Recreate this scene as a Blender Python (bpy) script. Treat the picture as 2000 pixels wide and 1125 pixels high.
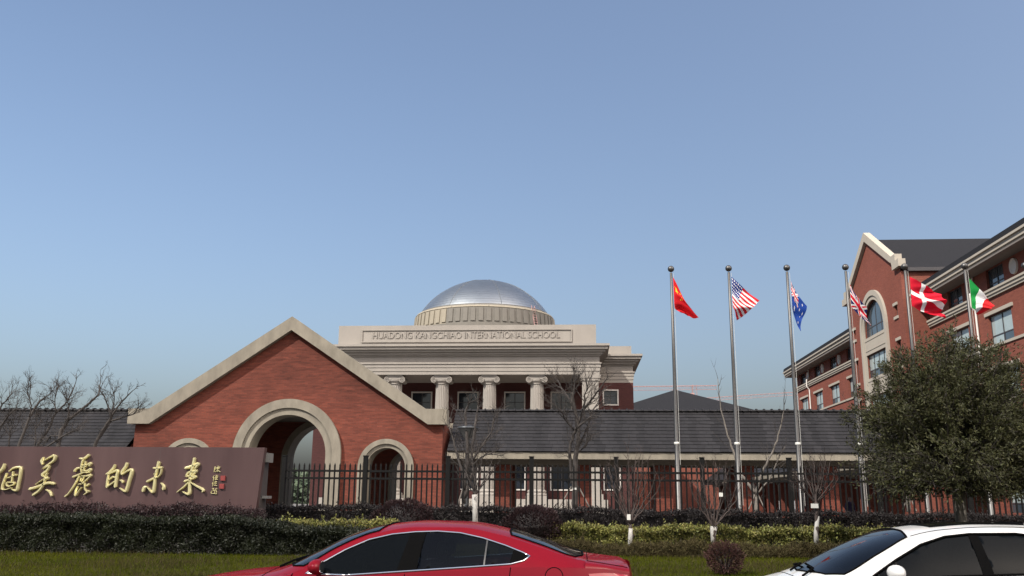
import bpy, math, random
import numpy as np
from mathutils import Vector, Matrix
from mathutils.geometry import delaunay_2d_cdt

# ------------------------------------------------------------------ camera, world, sun, exposure
scene = bpy.context.scene
for o in list(bpy.data.objects): bpy.data.objects.remove(o)
R = math.radians
FPX, PITCH, YAW, ROLL, EYE = 1750.0, math.atan(410/1750.0), R(4.3), 0.0085, 1.7
cp, sp, cy_, sy_ = math.cos(PITCH), math.sin(PITCH), math.cos(YAW), math.sin(YAW)
FWD = Vector((-sy_*cp, cy_*cp, sp)); R0 = Vector((cy_, sy_, 0)); U0 = Vector((sy_*sp, -cy_*sp, cp))
RGT = R0*math.cos(ROLL) + U0*math.sin(ROLL); UPV = U0*math.cos(ROLL) - R0*math.sin(ROLL)
cam = bpy.data.cameras.new('camera'); camo = bpy.data.objects.new('camera', cam)
scene.collection.objects.link(camo); scene.camera = camo
m3 = Matrix((RGT, UPV, -FWD)).transposed()
camo.matrix_world = Matrix.Translation((0, 0, EYE)) @ m3.to_4x4()
cam.sensor_width = 36; cam.lens = FPX/2000*36; cam.clip_end = 6000; cam.clip_start = 0.1

SUN_AZ, SUN_EL = R(46), R(45)          # azimuth: degrees to the left of straight behind the camera
S = Vector((-math.sin(SUN_AZ)*math.cos(SUN_EL), -math.cos(SUN_AZ)*math.cos(SUN_EL), math.sin(SUN_EL)))
world = bpy.data.worlds.new('World'); scene.world = world; world.use_nodes = True
nt = world.node_tree; bg = nt.nodes['Background']
sky = nt.nodes.new('ShaderNodeTexSky'); sky.sky_type = 'NISHITA'; sky.sun_disc = False
sky.sun_elevation = SUN_EL; sky.sun_rotation = -math.atan2(S.x, S.y)
sky.air_density = 1.03; sky.dust_density = 5.8; sky.ozone_density = 1.9; sky.altitude = 0
nt.links.new(sky.outputs[0], bg.inputs[0]); bg.inputs[1].default_value = 0.15
sun = bpy.data.lights.new('sun', 'SUN'); sun.energy = 5.0; sun.angle = R(0.6); sun.color = (1, 0.94, 0.85)
suno = bpy.data.objects.new('sun', sun); scene.collection.objects.link(suno)
suno.rotation_euler = (-S).to_track_quat('-Z', 'Y').to_euler()
vs = scene.view_settings
vs.view_transform = 'Standard'; vs.look = 'None'; vs.exposure = 0.47; vs.gamma = 1; vs.use_curve_mapping = False

COL = scene.collection
rnd = random.Random(7)
NPR = np.random.default_rng(11)

def ray(px, py): return FWD + RGT*((px-1000)/FPX) - UPV*((py-562.5)/FPX)
def P(px, py, Y):                      # point of the place seen at photo pixel (px,py) at depth Y
    d = ray(px, py); return Vector((0, 0, EYE)) + d*(Y/d.y)
def gz(y):                             # ground height: road level 0, planted bank up to 0.3
    t = min(1, max(0, (y-14)/12)); return 0.3*t*t*(3-2*t)

# ------------------------------------------------------------------ materials
M = {}
def nodes(name):
    m = bpy.data.materials.new(name); m.use_nodes = True; M[name] = m
    t = m.node_tree; return m, t, t.nodes['Principled BSDF']
def lnk(t, a, b): t.links.new(a, b)
def setc(inp, c): inp.default_value = (c[0], c[1], c[2], 1)
def mat(name, col, rough=.6, var=.12, scale=4., metal=0., bump=0., bscale=40., island=0., spec=.5, stretch=(1,1,1), coat=0., col2=None, transl=0.):
    m, t, b = nodes(name)
    b.inputs['Roughness'].default_value = rough; b.inputs['Metallic'].default_value = metal
    b.inputs['Specular IOR Level'].default_value = spec
    if coat: b.inputs['Coat Weight'].default_value = coat; b.inputs['Coat Roughness'].default_value = .03
    geo = t.nodes.new('ShaderNodeNewGeometry')
    mp = t.nodes.new('ShaderNodeMapping'); mp.inputs['Scale'].default_value = stretch
    lnk(t, geo.outputs['Position'], mp.inputs[0])
    n = t.nodes.new('ShaderNodeTexNoise'); n.inputs['Scale'].default_value = scale; n.inputs['Detail'].default_value = 6
    n.inputs['Roughness'].default_value = .6
    lnk(t, mp.outputs[0], n.inputs['Vector'])
    rmp = t.nodes.new('ShaderNodeMapRange'); rmp.inputs[1].default_value = .25; rmp.inputs[2].default_value = .75
    lnk(t, n.outputs['Fac'], rmp.inputs[0])
    mix = t.nodes.new('ShaderNodeMix'); mix.data_type = 'RGBA'
    c2 = col2 or col
    setc(mix.inputs[6], [c*(1-var) for c in col]); setc(mix.inputs[7], [min(1, c*(1+var)) for c in c2])
    lnk(t, rmp.outputs[0], mix.inputs[0]); out = mix.outputs[2]
    if island:
        h = t.nodes.new('ShaderNodeHueSaturation')
        r1 = t.nodes.new('ShaderNodeMapRange'); r1.inputs[3].default_value = 1-island; r1.inputs[4].default_value = 1+island
        lnk(t, geo.outputs['Random Per Island'], r1.inputs[0]); lnk(t, r1.outputs[0], h.inputs['Value'])
        mm = t.nodes.new('ShaderNodeMath'); mm.operation = 'MULTIPLY'; mm.inputs[1].default_value = 7.31
        fr = t.nodes.new('ShaderNodeMath'); fr.operation = 'FRACT'
        lnk(t, geo.outputs['Random Per Island'], mm.inputs[0]); lnk(t, mm.outputs[0], fr.inputs[0])
        r2 = t.nodes.new('ShaderNodeMapRange'); r2.inputs[3].default_value = .5-.05*island; r2.inputs[4].default_value = .5+.04*island
        lnk(t, fr.outputs[0], r2.inputs[0]); lnk(t, r2.outputs[0], h.inputs['Hue'])
        lnk(t, out, h.inputs['Color']); out = h.outputs[0]
    lnk(t, out, b.inputs['Base Color'])
    if bump:
        nb = t.nodes.new('ShaderNodeTexNoise'); nb.inputs['Scale'].default_value = bscale; nb.inputs['Detail'].default_value = 4
        lnk(t, mp.outputs[0], nb.inputs['Vector'])
        bp = t.nodes.new('ShaderNodeBump'); bp.inputs['Strength'].default_value = bump; bp.inputs['Distance'].default_value = .02
        lnk(t, nb.outputs['Fac'], bp.inputs['Height']); lnk(t, bp.outputs[0], b.inputs['Normal'])
    if transl:
        tr = t.nodes.new('ShaderNodeBsdfTranslucent'); lnk(t, out, tr.inputs[0])
        ms = t.nodes.new('ShaderNodeMixShader'); ms.inputs[0].default_value = transl
        lnk(t, b.outputs[0], ms.inputs[1]); lnk(t, tr.outputs[0], ms.inputs[2])
        lnk(t, ms.outputs[0], t.nodes['Material Output'].inputs[0])
    return m
def brick(name, c1, c2, mort, streak=.42):
    m, t, b = nodes(name); b.inputs['Roughness'].default_value = .85; b.inputs['Specular IOR Level'].default_value = .25
    geo = t.nodes.new('ShaderNodeNewGeometry'); sx = t.nodes.new('ShaderNodeSeparateXYZ'); lnk(t, geo.outputs['Position'], sx.inputs[0])
    ad = t.nodes.new('ShaderNodeMath'); ad.operation = 'ADD'; lnk(t, sx.outputs[0], ad.inputs[0]); lnk(t, sx.outputs[1], ad.inputs[1])
    cb = t.nodes.new('ShaderNodeCombineXYZ'); lnk(t, ad.outputs[0], cb.inputs[0]); lnk(t, sx.outputs[2], cb.inputs[1])
    br = t.nodes.new('ShaderNodeTexBrick'); br.inputs['Scale'].default_value = 1
    br.inputs['Brick Width'].default_value = .25; br.inputs['Row Height'].default_value = .068
    br.inputs['Mortar Size'].default_value = .006; br.inputs['Mortar Smooth'].default_value = .3; br.inputs['Bias'].default_value = 0
    setc(br.inputs['Color1'], c1); setc(br.inputs['Color2'], c2); setc(br.inputs['Mortar'], mort)
    lnk(t, cb.outputs[0], br.inputs['Vector'])
    mp = t.nodes.new('ShaderNodeMapping'); mp.inputs['Scale'].default_value = (1.3, 9, 1); lnk(t, cb.outputs[0], mp.inputs[0])
    n = t.nodes.new('ShaderNodeTexNoise'); n.inputs['Scale'].default_value = 1; n.inputs['Detail'].default_value = 5; lnk(t, mp.outputs[0], n.inputs['Vector'])
    n2 = t.nodes.new('ShaderNodeTexNoise'); n2.inputs['Scale'].default_value = .35; n2.inputs['Detail'].default_value = 3; lnk(t, cb.outputs[0], n2.inputs['Vector'])
    sm = t.nodes.new('ShaderNodeMath'); sm.operation = 'ADD'; lnk(t, n.outputs['Fac'], sm.inputs[0]); lnk(t, n2.outputs['Fac'], sm.inputs[1])
    mr = t.nodes.new('ShaderNodeMapRange'); mr.inputs[1].default_value = .6; mr.inputs[2].default_value = 1.4
    mr.inputs[3].default_value = 1-streak; mr.inputs[4].default_value = 1+streak; lnk(t, sm.outputs[0], mr.inputs[0])
    h = t.nodes.new('ShaderNodeHueSaturation'); lnk(t, br.outputs['Color'], h.inputs['Color']); lnk(t, mr.outputs[0], h.inputs['Value'])
    lnk(t, h.outputs[0], b.inputs['Base Color'])
    bp = t.nodes.new('ShaderNodeBump'); bp.inputs['Strength'].default_value = .5; bp.inputs['Distance'].default_value = .01; bp.invert = True
    lnk(t, br.outputs['Fac'], bp.inputs['Height']); lnk(t, bp.outputs[0], b.inputs['Normal'])
    return m
def glass(name, tint, refl=1.0, base=(.004, .005, .006), opaque=.3, ior=1.35):
    m, t, b = nodes(name)
    setc(b.inputs['Base Color'], base); b.inputs['Roughness'].default_value = .9; b.inputs['Specular IOR Level'].default_value = 0
    tr = t.nodes.new('ShaderNodeBsdfTransparent'); setc(tr.inputs[0], tint)
    gl = t.nodes.new('ShaderNodeBsdfGlossy'); gl.inputs['Roughness'].default_value = .03
    fr = t.nodes.new('ShaderNodeFresnel'); fr.inputs['IOR'].default_value = ior
    a = t.nodes.new('ShaderNodeMixShader'); a.inputs[0].default_value = opaque
    lnk(t, tr.outputs[0], a.inputs[1]); lnk(t, b.outputs[0], a.inputs[2])
    c = t.nodes.new('ShaderNodeMixShader'); lnk(t, fr.outputs[0], c.inputs[0]); lnk(t, a.outputs[0], c.inputs[1]); lnk(t, gl.outputs[0], c.inputs[2])
    lnk(t, c.outputs[0], t.nodes['Material Output'].inputs[0])
    return m
def attr_cloth(name):
    m, t, b = nodes(name); b.inputs['Roughness'].default_value = .7; b.inputs['Specular IOR Level'].default_value = .2
    at = t.nodes.new('ShaderNodeAttribute'); at.attribute_name = 'print'
    lnk(t, at.outputs['Color'], b.inputs['Base Color'])
    tr = t.nodes.new('ShaderNodeBsdfTranslucent'); lnk(t, at.outputs['Color'], tr.inputs[0])
    ms = t.nodes.new('ShaderNodeMixShader'); ms.inputs[0].default_value = .3
    lnk(t, b.outputs[0], ms.inputs[1]); lnk(t, tr.outputs[0], ms.inputs[2]); lnk(t, ms.outputs[0], t.nodes['Material Output'].inputs[0])

brick('brick', (0.1386, 0.03528, 0.02184), (0.0966, 0.02436, 0.01596), (0.0882, 0.04032, 0.0294))
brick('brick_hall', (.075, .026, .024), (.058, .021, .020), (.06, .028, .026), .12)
brick('brick_school', (0.2131, 0.06451, 0.04262), (0.167, 0.04954, 0.03341), (0.1613, 0.07834, 0.06106), .14)
mat('stone', (0.1599, 0.1419, 0.1107), .85, .20, 2.2, bump=.15, bscale=60, stretch=(1, 1, .45), col2=(0.1886, 0.1681, 0.1328))
mat('stone_hall', (0.252, 0.230, 0.205), .85, .09, .9, bump=.05, stretch=(1, 1, .4))
mat('stone_school', (0.3491, 0.3121, 0.2592)
    , .85, .06, 1.2)
mat('plaster_white', (.55, .50, .44), .85, .06, 1.2)
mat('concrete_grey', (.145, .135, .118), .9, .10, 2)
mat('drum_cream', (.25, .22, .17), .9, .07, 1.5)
mat('tile', (0.01728, 0.01656, 0.018), .7, .15, 2.5, island=.25, bump=.1, spec=.2)
mat('tile_school', (.015, .015, .017), .8, .35, 7, stretch=(1, 1, 2.5), spec=.15, bump=.4, bscale=12)
mat('dark_soffit', (.13, .115, .095), .9, .08, 2)
mat('school_soffit', (.16, .14, .125), .9, .06, 1)
mat('dome_metal', (.38, .405, .42), .40, .10, 1.2, metal=1., stretch=(1, 1, 6), bump=.25, bscale=2.5)
mat('seam', (.16, .17, .18), .5, .1, metal=.6)
mat('paving', (.12, .112, .105), .85, .15, .6, bump=.1)
mat('asphalt', (.05, .05, .052), .9, .2, 6, bump=.3, bscale=90)
mat('kerb', (.34, .33, .31), .85, .15, 5)
mat('soil', (0.024, 0.024, 0.0064), .95, .35, 1.2, spec=.03, col2=(0.032, 0.0288, 0.0112))
mat('grass', (0.04508, 0.0663, 0.003978), .75, .3, .5, island=.35, transl=.3, spec=.03, col2=(0.05525, 0.05967, 0.00442))
mat('dry_grass', (0.051, 0.04284, 0.0204), .8, .25, .6, island=.35, transl=.25, spec=.03)
mat('leaf_green', (0.00833, 0.0113, 0.00357), .55, .5, .8, island=.35, transl=.22, spec=.3)
mat('leaf_yellow', (0.143, 0.143, 0.0374), .55, .45, .9, island=.65, transl=.25, spec=.3)
mat('leaf_purple', (0.0256, 0.0128, 0.0136), .6, .3, 1.2, island=.5, transl=.15, spec=.3)
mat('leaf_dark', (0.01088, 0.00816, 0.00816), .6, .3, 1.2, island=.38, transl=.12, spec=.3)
mat('leaf_tree', (0.04063, 0.04225, 0.01625), .6, .4, .9, island=.5, transl=.2, spec=.25)
mat('far_leaf', (.06, .085, .05), .8, .3, .3, island=.3)
mat('bush_rust', (.045, .022, .018), .7, .3, 2, island=.5, transl=.15, spec=.2)
mat('bark', (.036, .030, .027), .9, .25, 9, bump=.4, bscale=30)
mat('bark_pale', (0.119, 0.105, 0.091), .9, .25, 9, bump=.4, bscale=30)
mat('bark_mid', (.085, .075, .065), .9, .45, 7, bump=.4, bscale=30)
mat('twig_red', (.046, .033, .029), .85, .2, 9)
mat('limewash', (.30, .29, .27), .9, .2, 12, bump=.3)
mat('iron', (.004, .004, .004), .7, .2, 10, spec=.15)
mat('lamp_metal', (.06, .065, .07), .4, .1, 5, metal=.4)
mat('lamp_glass', (.16, .16, .155), .3, .05)
mat('steel', (.10, .098, .096), .5, .06, 3, metal=1.)
mat('granite', (.055, .029, .029), .33, .22, 1.1, bump=.03, col2=(.064, .038, .037), stretch=(1, 1, .16))
mat('granite_side', (.05, .042, .040), .6, .2, 3)
mat('gold', (.60, .55, .30), .32, .06, 6, metal=.5)
mat('seal_red', (.17, .025, .022), .5, .1)
mat('tag', (.48, .48, .45), .6, .05)
mat('frame_dark', (.045, .042, .045), .5, .1)
mat('frame_white', (.50, .47, .44), .7, .05)
mat('pipe_white', (.66, .62, .58), .6, .05)
mat('car_red', (.125, .0012, .006), .7, .06, 3, metal=0, coat=.4, spec=.05)
mat('car_white', (.46, .46, .45), .7, .03, 3, coat=.8, spec=.1)
mat('black_trim', (.0015, .0015, .0016), .8, .1, spec=.04)
mat('rubber', (.015, .015, .015), .85, .15, 20)
mat('interior', (.012, .012, .013), .8, .1, 8)
mat('chrome', (.80, .80, .80), .12, .03, metal=1.)
mat('tail_red', (.22, .006, .008), .15, .05, coat=1.)
mat('crane_red', (.34, .20, .19), .7, .1)
mat('cloth_purple', (.06, .045, .11), .9, .1); mat('cloth_dark', (.02, .02, .025), .9, .1)
mat('skin', (.45, .28, .20), .6, .05); mat('hair', (.012, .010, .010), .6, .1)
glass('car_glass', (.30, .34, .33), opaque=.2, ior=1.4)
glass('car_glass_dark', (.03, .033, .036), opaque=.75, ior=1.18)
glass('windscreen', (.42, .45, .45), opaque=.1, ior=1.5)
mat('pane_sky', (.035, .05, .062), .06, .2, .7, spec=.9)
mat('pane_curtain', (.30, .36, .36), .12, .12, 1.2, spec=.7)
mat('pane_dark', (.020, .025, .034), .08, .3, .6, spec=.7)
attr_cloth('flag_cloth')

# ------------------------------------------------------------------ mesh helpers
class MB:
    def __init__(s): s.v = []; s.f = []; s.mi = []
    def add(s, vs_, fs, m=0):
        n = len(s.v); s.v += [tuple(v) for v in vs_]; s.f += [tuple(i+n for i in f) for f in fs]; s.mi += [m]*len(fs); return s
    def box(s, x0, x1, y0, y1, z0, z1):
        return s.add([(x0,y0,z0),(x1,y0,z0),(x1,y1,z0),(x0,y1,z0),(x0,y0,z1),(x1,y0,z1),(x1,y1,z1),(x0,y1,z1)],
                     [(0,3,2,1),(4,5,6,7),(0,1,5,4),(1,2,6,5),(2,3,7,6),(3,0,4,7)])
    def prism(s, poly, a, b, plane='xz'):      # polygon (u,v) extruded between a and b along the third axis
        n = len(poly)
        def q(u, v, w): return {'xz': (u, w, v), 'yz': (w, u, v), 'xy': (u, v, w)}[plane]
        vv = [q(u, v, a) for u, v in poly] + [q(u, v, b) for u, v in poly]
        return s.add(vv, [tuple(range(n)), tuple(range(2*n-1, n-1, -1))] + [(i, (i+1) % n, (i+1) % n+n, i+n) for i in range(n)])
    def tube(s, pts, rad, n=6, cap=True):
        pts = [Vector(p) for p in pts]
        if not hasattr(rad, '__len__'): rad = [rad]*len(pts)
        base = len(s.v); up = None
        for i, p in enumerate(pts):
            d = (pts[min(i+1, len(pts)-1)] - pts[max(i-1, 0)])
            if d.length < 1e-9: d = Vector((0, 0, 1))
            d.normalize()
            if up is None:
                up = Vector((1, 0, 0)) if abs(d.x) < .8 else Vector((0, 1, 0))
            a = (up - d*up.dot(d)).normalized(); b = d.cross(a); up = a
            for k in range(n):
                t = 2*math.pi*k/n; s.v.append(tuple(p + (a*math.cos(t) + b*math.sin(t))*rad[i]))
        for i in range(len(pts)-1):
            for k in range(n):
                s.f.append((base+i*n+k, base+i*n+(k+1) % n, base+(i+1)*n+(k+1) % n, base+(i+1)*n+k)); s.mi.append(0)
        if cap and n > 2:
            s.f.append(tuple(base+k for k in range(n-1, -1, -1))); s.mi.append(0)
            e = base+(len(pts)-1)*n; s.f.append(tuple(e+k for k in range(n))); s.mi.append(0)
        return s
    def lathe(s, prof, c=(0, 0, 0), n=24, a0=0., a1=2*math.pi, close=True):
        base = len(s.v); full = abs(a1-a0-2*math.pi) < 1e-6; cols = n if full else n+1
        for r, z in prof:
            for k in range(cols):
                t = a0+(a1-a0)*k/n; s.v.append((c[0]+r*math.cos(t), c[1]+r*math.sin(t), c[2]+z))
        for i in range(len(prof)-1):
            for k in range(n):
                k2 = (k+1) % cols
                s.f.append((base+i*cols+k, base+i*cols+k2, base+(i+1)*cols+k2, base+(i+1)*cols+k)); s.mi.append(0)
        return s
    def ellipsoid(s, c, r, n=12, m=8):
        prof = [(max(1e-4, math.sin(math.pi*i/m)), -math.cos(math.pi*i/m)) for i in range(m+1)]
        base = len(s.v); s.lathe(prof, n=n)
        for i in range(base, len(s.v)):
            x, y, z = s.v[i]; s.v[i] = (c[0]+x*r[0], c[1]+y*r[1], c[2]+z*r[2])
        return s
    def mesh(s, name, mats, smooth=False):
        me = bpy.data.meshes.new(name); me.from_pydata(s.v, [], s.f)
        for mm in (mats if isinstance(mats, (list, tuple)) else [mats]): me.materials.append(M[mm])
        if isinstance(mats, (list, tuple)) and len(mats) > 1: me.polygons.foreach_set('material_index', s.mi)
        if smooth: me.polygons.foreach_set('use_smooth', [True]*len(me.polygons))
        me.update(); return me
    def build(s, name, mats, parent=None, smooth=False, **kw):
        return link(name, s.mesh(name, mats, smooth), parent, **kw)
def link(name, me, parent=None, loc=None, rot=None, label=None, kind=None, scale=None):
    o = bpy.data.objects.new(name, me); COL.objects.link(o)
    if parent is not None:
        o.parent = parent
        off = world_loc(parent)
        o.location = (Vector(loc) if loc is not None else Vector((0, 0, 0))) - off
    elif loc is not None: o.location = loc
    if rot is not None: o.rotation_euler = rot
    if scale is not None: o.scale = scale
    if label: o['label'] = label
    if kind: o['kind'] = kind
    return o
def world_loc(o):
    v = Vector(o.location); p = o.parent
    while p is not None: v += Vector(p.location); p = p.parent
    return v
def thing(name, label, cat, loc=(0, 0, 0), group=None):
    o = bpy.data.objects.new(name, None); COL.objects.link(o); o.location = loc; o.empty_display_size = .2
    return tag(o, label, cat, group)
def tag(o, label, cat, group=None):
    o['label'] = label; o['category'] = cat
    if group: o['group'] = group
    return o
def struct(name, mb, m, smooth=False):
    o = mb.build(name, m, smooth=smooth); o['kind'] = 'structure'; return o
def npmesh(name, v, f, m, smooth=False):       # fast path: v (N,3), f (K,n) arrays
    v = np.asarray(v, dtype=np.float32); f = np.asarray(f, dtype=np.int32)
    me = bpy.data.meshes.new(name); k, n = f.shape
    me.vertices.add(len(v)); me.vertices.foreach_set('co', v.ravel())
    me.loops.add(k*n); me.loops.foreach_set('vertex_index', f.ravel())
    me.polygons.add(k); me.polygons.foreach_set('loop_start', np.arange(0, k*n, n, dtype=np.int32))
    me.materials.append(M[m]); me.update(calc_edges=True)
    if smooth: me.polygons.foreach_set('use_smooth', [True]*k)
    return me
def leaves(pts, size, aspect=.45, up=.35, seed=0, jitter=.35):      # one rhombic leaf at each point
    g = np.random.default_rng(seed); n = len(pts)
    d = g.normal(size=(n, 3)); d[:, 2] += up; d /= np.linalg.norm(d, axis=1)[:, None]
    e = np.cross(d, g.normal(size=(n, 3))); e /= np.linalg.norm(e, axis=1)[:, None]
    nn = np.cross(d, e)
    L = size*(1+jitter*g.uniform(-1, 1, n))[:, None]
    v = np.stack([pts, pts+d*L*.5+e*L*aspect*.5+nn*L*.06, pts+d*L, pts+d*L*.5-e*L*aspect*.5+nn*L*.06], 1).reshape(-1, 3)
    f = np.arange(4*n).reshape(-1, 4)
    return v, f
def inpoly(x, y, poly):
    c = False; n = len(poly)
    for i in range(n):
        x1, y1 = poly[i]; x2, y2 = poly[i-1]
        if (y1 > y) != (y2 > y) and x < (x2-x1)*(y-y1)/(y2-y1)+x1: c = not c
    return c
def resample(poly, step, closed=True):
    out = []; n = len(poly)
    for i in range(n if closed else n-1):
        a = poly[i]; b = poly[(i+1) % n]; k = max(1, int(math.ceil(math.hypot(b[0]-a[0], b[1]-a[1])/step)))
        out += [(a[0]+(b[0]-a[0])*j/k, a[1]+(b[1]-a[1])*j/k) for j in range(k)]
    if not closed: out.append(poly[-1])
    return out
def cdt(outer, holes, step, grid=None):         # triangulated region of the plane with holes
    pts = []; edges = []
    loops = [resample(outer, step)] + [resample(h, step) for h in holes]
    for lp in loops:
        b = len(pts); pts += lp; edges += [(b+i, b+(i+1) % len(lp)) for i in range(len(lp))]
    if grid:
        gx, gy = grid; xs = [p[0] for p in loops[0]]; ys = [p[1] for p in loops[0]]
        nb = np.array(pts)
        x = min(xs)+gx/2
        while x < max(xs):
            y = min(ys)+gy/2
            while y < max(ys):
                if inpoly(x, y, loops[0]) and np.min(np.abs(nb[:, 0]-x)/gx+np.abs(nb[:, 1]-y)/gy) > .45: pts.append((x, y))
                y += gy
            x += gx
    vo, eo, fo, *_ = delaunay_2d_cdt([Vector(p) for p in pts], edges, [], 0, 1e-6)
    fs = []
    for f in fo:
        cx = sum(vo[i].x for i in f)/3; cy = sum(vo[i].y for i in f)/3
        if inpoly(cx, cy, loops[0]) and not any(inpoly(cx, cy, l) for l in loops[1:]): fs.append(tuple(f))
    return [(v.x, v.y) for v in vo], fs
def wall_holes(outer, holes, q, depth_dir, depth):    # flat wall with real openings and reveals
    vv, ff = cdt(outer, holes, 1e9)
    mb = MB(); mb.add([q(u, v) for u, v in vv], ff)
    dd = Vector(depth_dir)*depth
    for h in holes:
        n = len(h); a = [Vector(q(u, v)) for u, v in h]
        mb.add(a+[p+dd for p in a], [(i, (i+1) % n, (i+1) % n+n, i+n) for i in range(n)])
    return mb
def curve(pts):                                       # smooth interpolation through points (monotone cubic)
    xs = np.array([p[0] for p in pts], float); ys = np.array([p[1] for p in pts], float)
    h = np.diff(xs); dl = np.diff(ys)/h; m = np.zeros(len(xs)); m[0] = dl[0]; m[-1] = dl[-1]
    for i in range(1, len(xs)-1):
        m[i] = 0 if dl[i-1]*dl[i] <= 0 else 2*dl[i-1]*dl[i]/(dl[i-1]+dl[i])
    def fn(x):
        x = min(max(x, xs[0]), xs[-1]); i = min(max(int(np.searchsorted(xs, x))-1, 0), len(h)-1)
        t = (x-xs[i])/h[i]
        return float((1+2*t)*(1-t)**2*ys[i] + t*(1-t)**2*h[i]*m[i] + t*t*(3-2*t)*ys[i+1] + t*t*(t-1)*h[i]*m[i+1])
    return fn
def arc(cx, cz, r, a0=0., a1=math.pi, n=24): return [(cx+r*math.cos(a0+(a1-a0)*i/n), cz+r*math.sin(a0+(a1-a0)*i/n)) for i in range(n+1)]
# ------------------------------------------------------------------ the setting
mb = MB(); ys = [-60, 14]+[14+12*i/10 for i in range(1, 11)]+[200, 3000]
for i in range(len(ys)-1):
    mb.add([(-3000, ys[i], gz(ys[i])-.012), (3000, ys[i], gz(ys[i])-.012), (3000, ys[i+1], gz(ys[i+1])-.012), (-3000, ys[i+1], gz(ys[i+1])-.012)], [(0, 1, 2, 3)])
struct('ground', mb, 'paving')
struct('road', MB().add([(-400, -6, .0), (400, -6, .0), (400, 11.3, .0), (-400, 11.3, .0)], [(0, 1, 2, 3)]), 'asphalt')
for i in range(-10, 11):
    k = MB().box(i*1.0*3-1.49, i*3+1.49, 11.3, 11.48, -.05, .13).build('kerb_stone', 'kerb'); k['kind'] = 'structure'
struct('footpath', MB().add([(-400, 11.49, .10), (400, 11.49, .10), (400, 14.2, .10), (-400, 14.2, .10)], [(0, 1, 2, 3)]), 'paving')
mb = MB(); yy = [14.2]+[14.2+15.6*i/12 for i in range(1, 13)]
for i in range(12):
    mb.add([(-70, yy[i], gz(yy[i])+.012), (70, yy[i], gz(yy[i])+.012), (70, yy[i+1], gz(yy[i+1])+.012), (-70, yy[i+1], gz(yy[i+1])+.012)], [(0, 1, 2, 3)])
struct('lawn', mb, 'soil')

# ------------------------------------------------------------------ gatehouse
GY, GX = 41.0, -13.48
gate = thing('gatehouse', 'red brick gable-fronted gatehouse with three cream stone arches', 'gatehouse', (GX, GY, .3))
XL, XR = -20.75, -6.2
SP = [(-13.4, 3.55, 1.84, 2.55), (-8.76, 3.0, .90, 1.28), (-18.04, 3.0, .90, 1.28)]      # centre x, springing z, inner r, outer r
def gate_outline(top=True):
    p = [(XL, .25)]
    for cx, cz, ri, ro in sorted(SP):
        p += [(cx-ri, .25)] + arc(cx, cz, ri, math.pi, 0, 28) + [(cx+ri, .25)]
    p += [(XR, .25), (XR, 5.0), (-6.9, 5.05), (GX, 9.5), (-20.0, 5.05), (XL, 5.0)]
    return p
MB().prism(gate_outline(), GY, GY+.9).build('front_wall', 'brick', gate)
MB().prism(gate_outline(), GY+5.7, GY+6.6).build('rear_wall', 'brick', gate)
for x0 in (XL, XR-.4): MB().box(x0, x0+.4, GY+.903, GY+5.697, .25, 5.0).build('side_wall', 'brick', gate)
MB().box(XL+.41, XR-.41, GY+.903, GY+5.697, 5.5, 5.7).build('ceiling', 'dark_soffit', gate)
# sloping stone coping with kneeler blocks
for sgn, xs in ((-1, (-21.02, -20.02, -19.98)), (1, (-5.99, -6.98, -6.86))):
    xo, xk, xi = xs
    poly = [(xo, 4.93), (xo, 5.63), (xk, 5.63), (GX, 9.98), (GX, 9.33), (xi, 4.93)]
    MB().prism(poly, GY-.29, GY+.42).build('gable_coping', 'stone', gate)
    poly2 = [(xo, 4.93), (xo, 5.5), (xk, 5.5), (GX, 9.8), (GX, 9.33), (xi, 4.93)]
    MB().prism(poly2, GY+6.2, GY+6.9).build('gable_coping', 'stone', gate)
    ax = xk
    MB().add([(ax, GY+.43, 5.5), (GX, GY+.43, 9.75), (GX, GY+6.19, 9.75), (ax, GY+6.19, 5.5)], [(0, 1, 2, 3)]).build('roof_slope', 'tile', gate)
def arch_ring(cx, cz, r0, r1, y0, y1, name, zb=.27):
    p = [(cx+r1, zb)] + arc(cx, cz, r1, 0, math.pi, 36) + [(cx-r1, zb), (cx-r0, zb)] + arc(cx, cz, r0, math.pi, 0, 36) + [(cx+r0, zb)]
    return MB().prism(p, y0, y1).build(name, 'stone', gate)
for cx, cz, ri, ro in SP:
    g = ri+(ro-ri)*.42
    a = arch_ring(cx, cz, g, ro, GY-.16, GY-.002, 'arch_surround')
    b_ = arch_ring(cx, cz, ri-.02, g-.003, GY-.07, GY+.95, 'arch_lining')
    arch_ring(cx, cz, ri-.02, g, GY+5.6, GY+6.75, 'arch_lining')

# ------------------------------------------------------------------ covered walkways
def slope_courses(parent, tr, L, run, rise, n=12, tw=.34, seed=0):
    # one mesh for each course: tiles laid side by side, lower edge proud
    g = random.Random(seed); sl = math.hypot(run, rise); cs, sn = run/sl, rise/sl
    for i in range(n):
        mb = MB(); s0 = sl*i/n-.02; s1 = sl*(i+1)/n+.03; u = -g.uniform(0, tw)
        while u < L:
            a = max(0, u)+.003; b = min(L, u+tw)-.003; u += tw
            if b-a < .02: continue
            j = g.uniform(-.003, .003); lo, hi = .040+j, .012+j
            def q(uu, s, h): return tr(uu, s*cs-h*sn, s*sn+h*cs)
            d = g.uniform(-.008, .008)
            mb.add([q(a, s0+d, 0), q(b, s0+d, 0), q(b, s1, 0), q(a, s1, 0), q(a, s0+d, lo), q(b, s0+d, lo), q(b, s1, hi), q(a, s1, hi)],
                   [(4, 5, 6, 7), (0, 1, 5, 4), (1, 2, 6, 5), (3, 0, 4, 7)])
        mb.build('tile_course', 'tile', parent)
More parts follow.
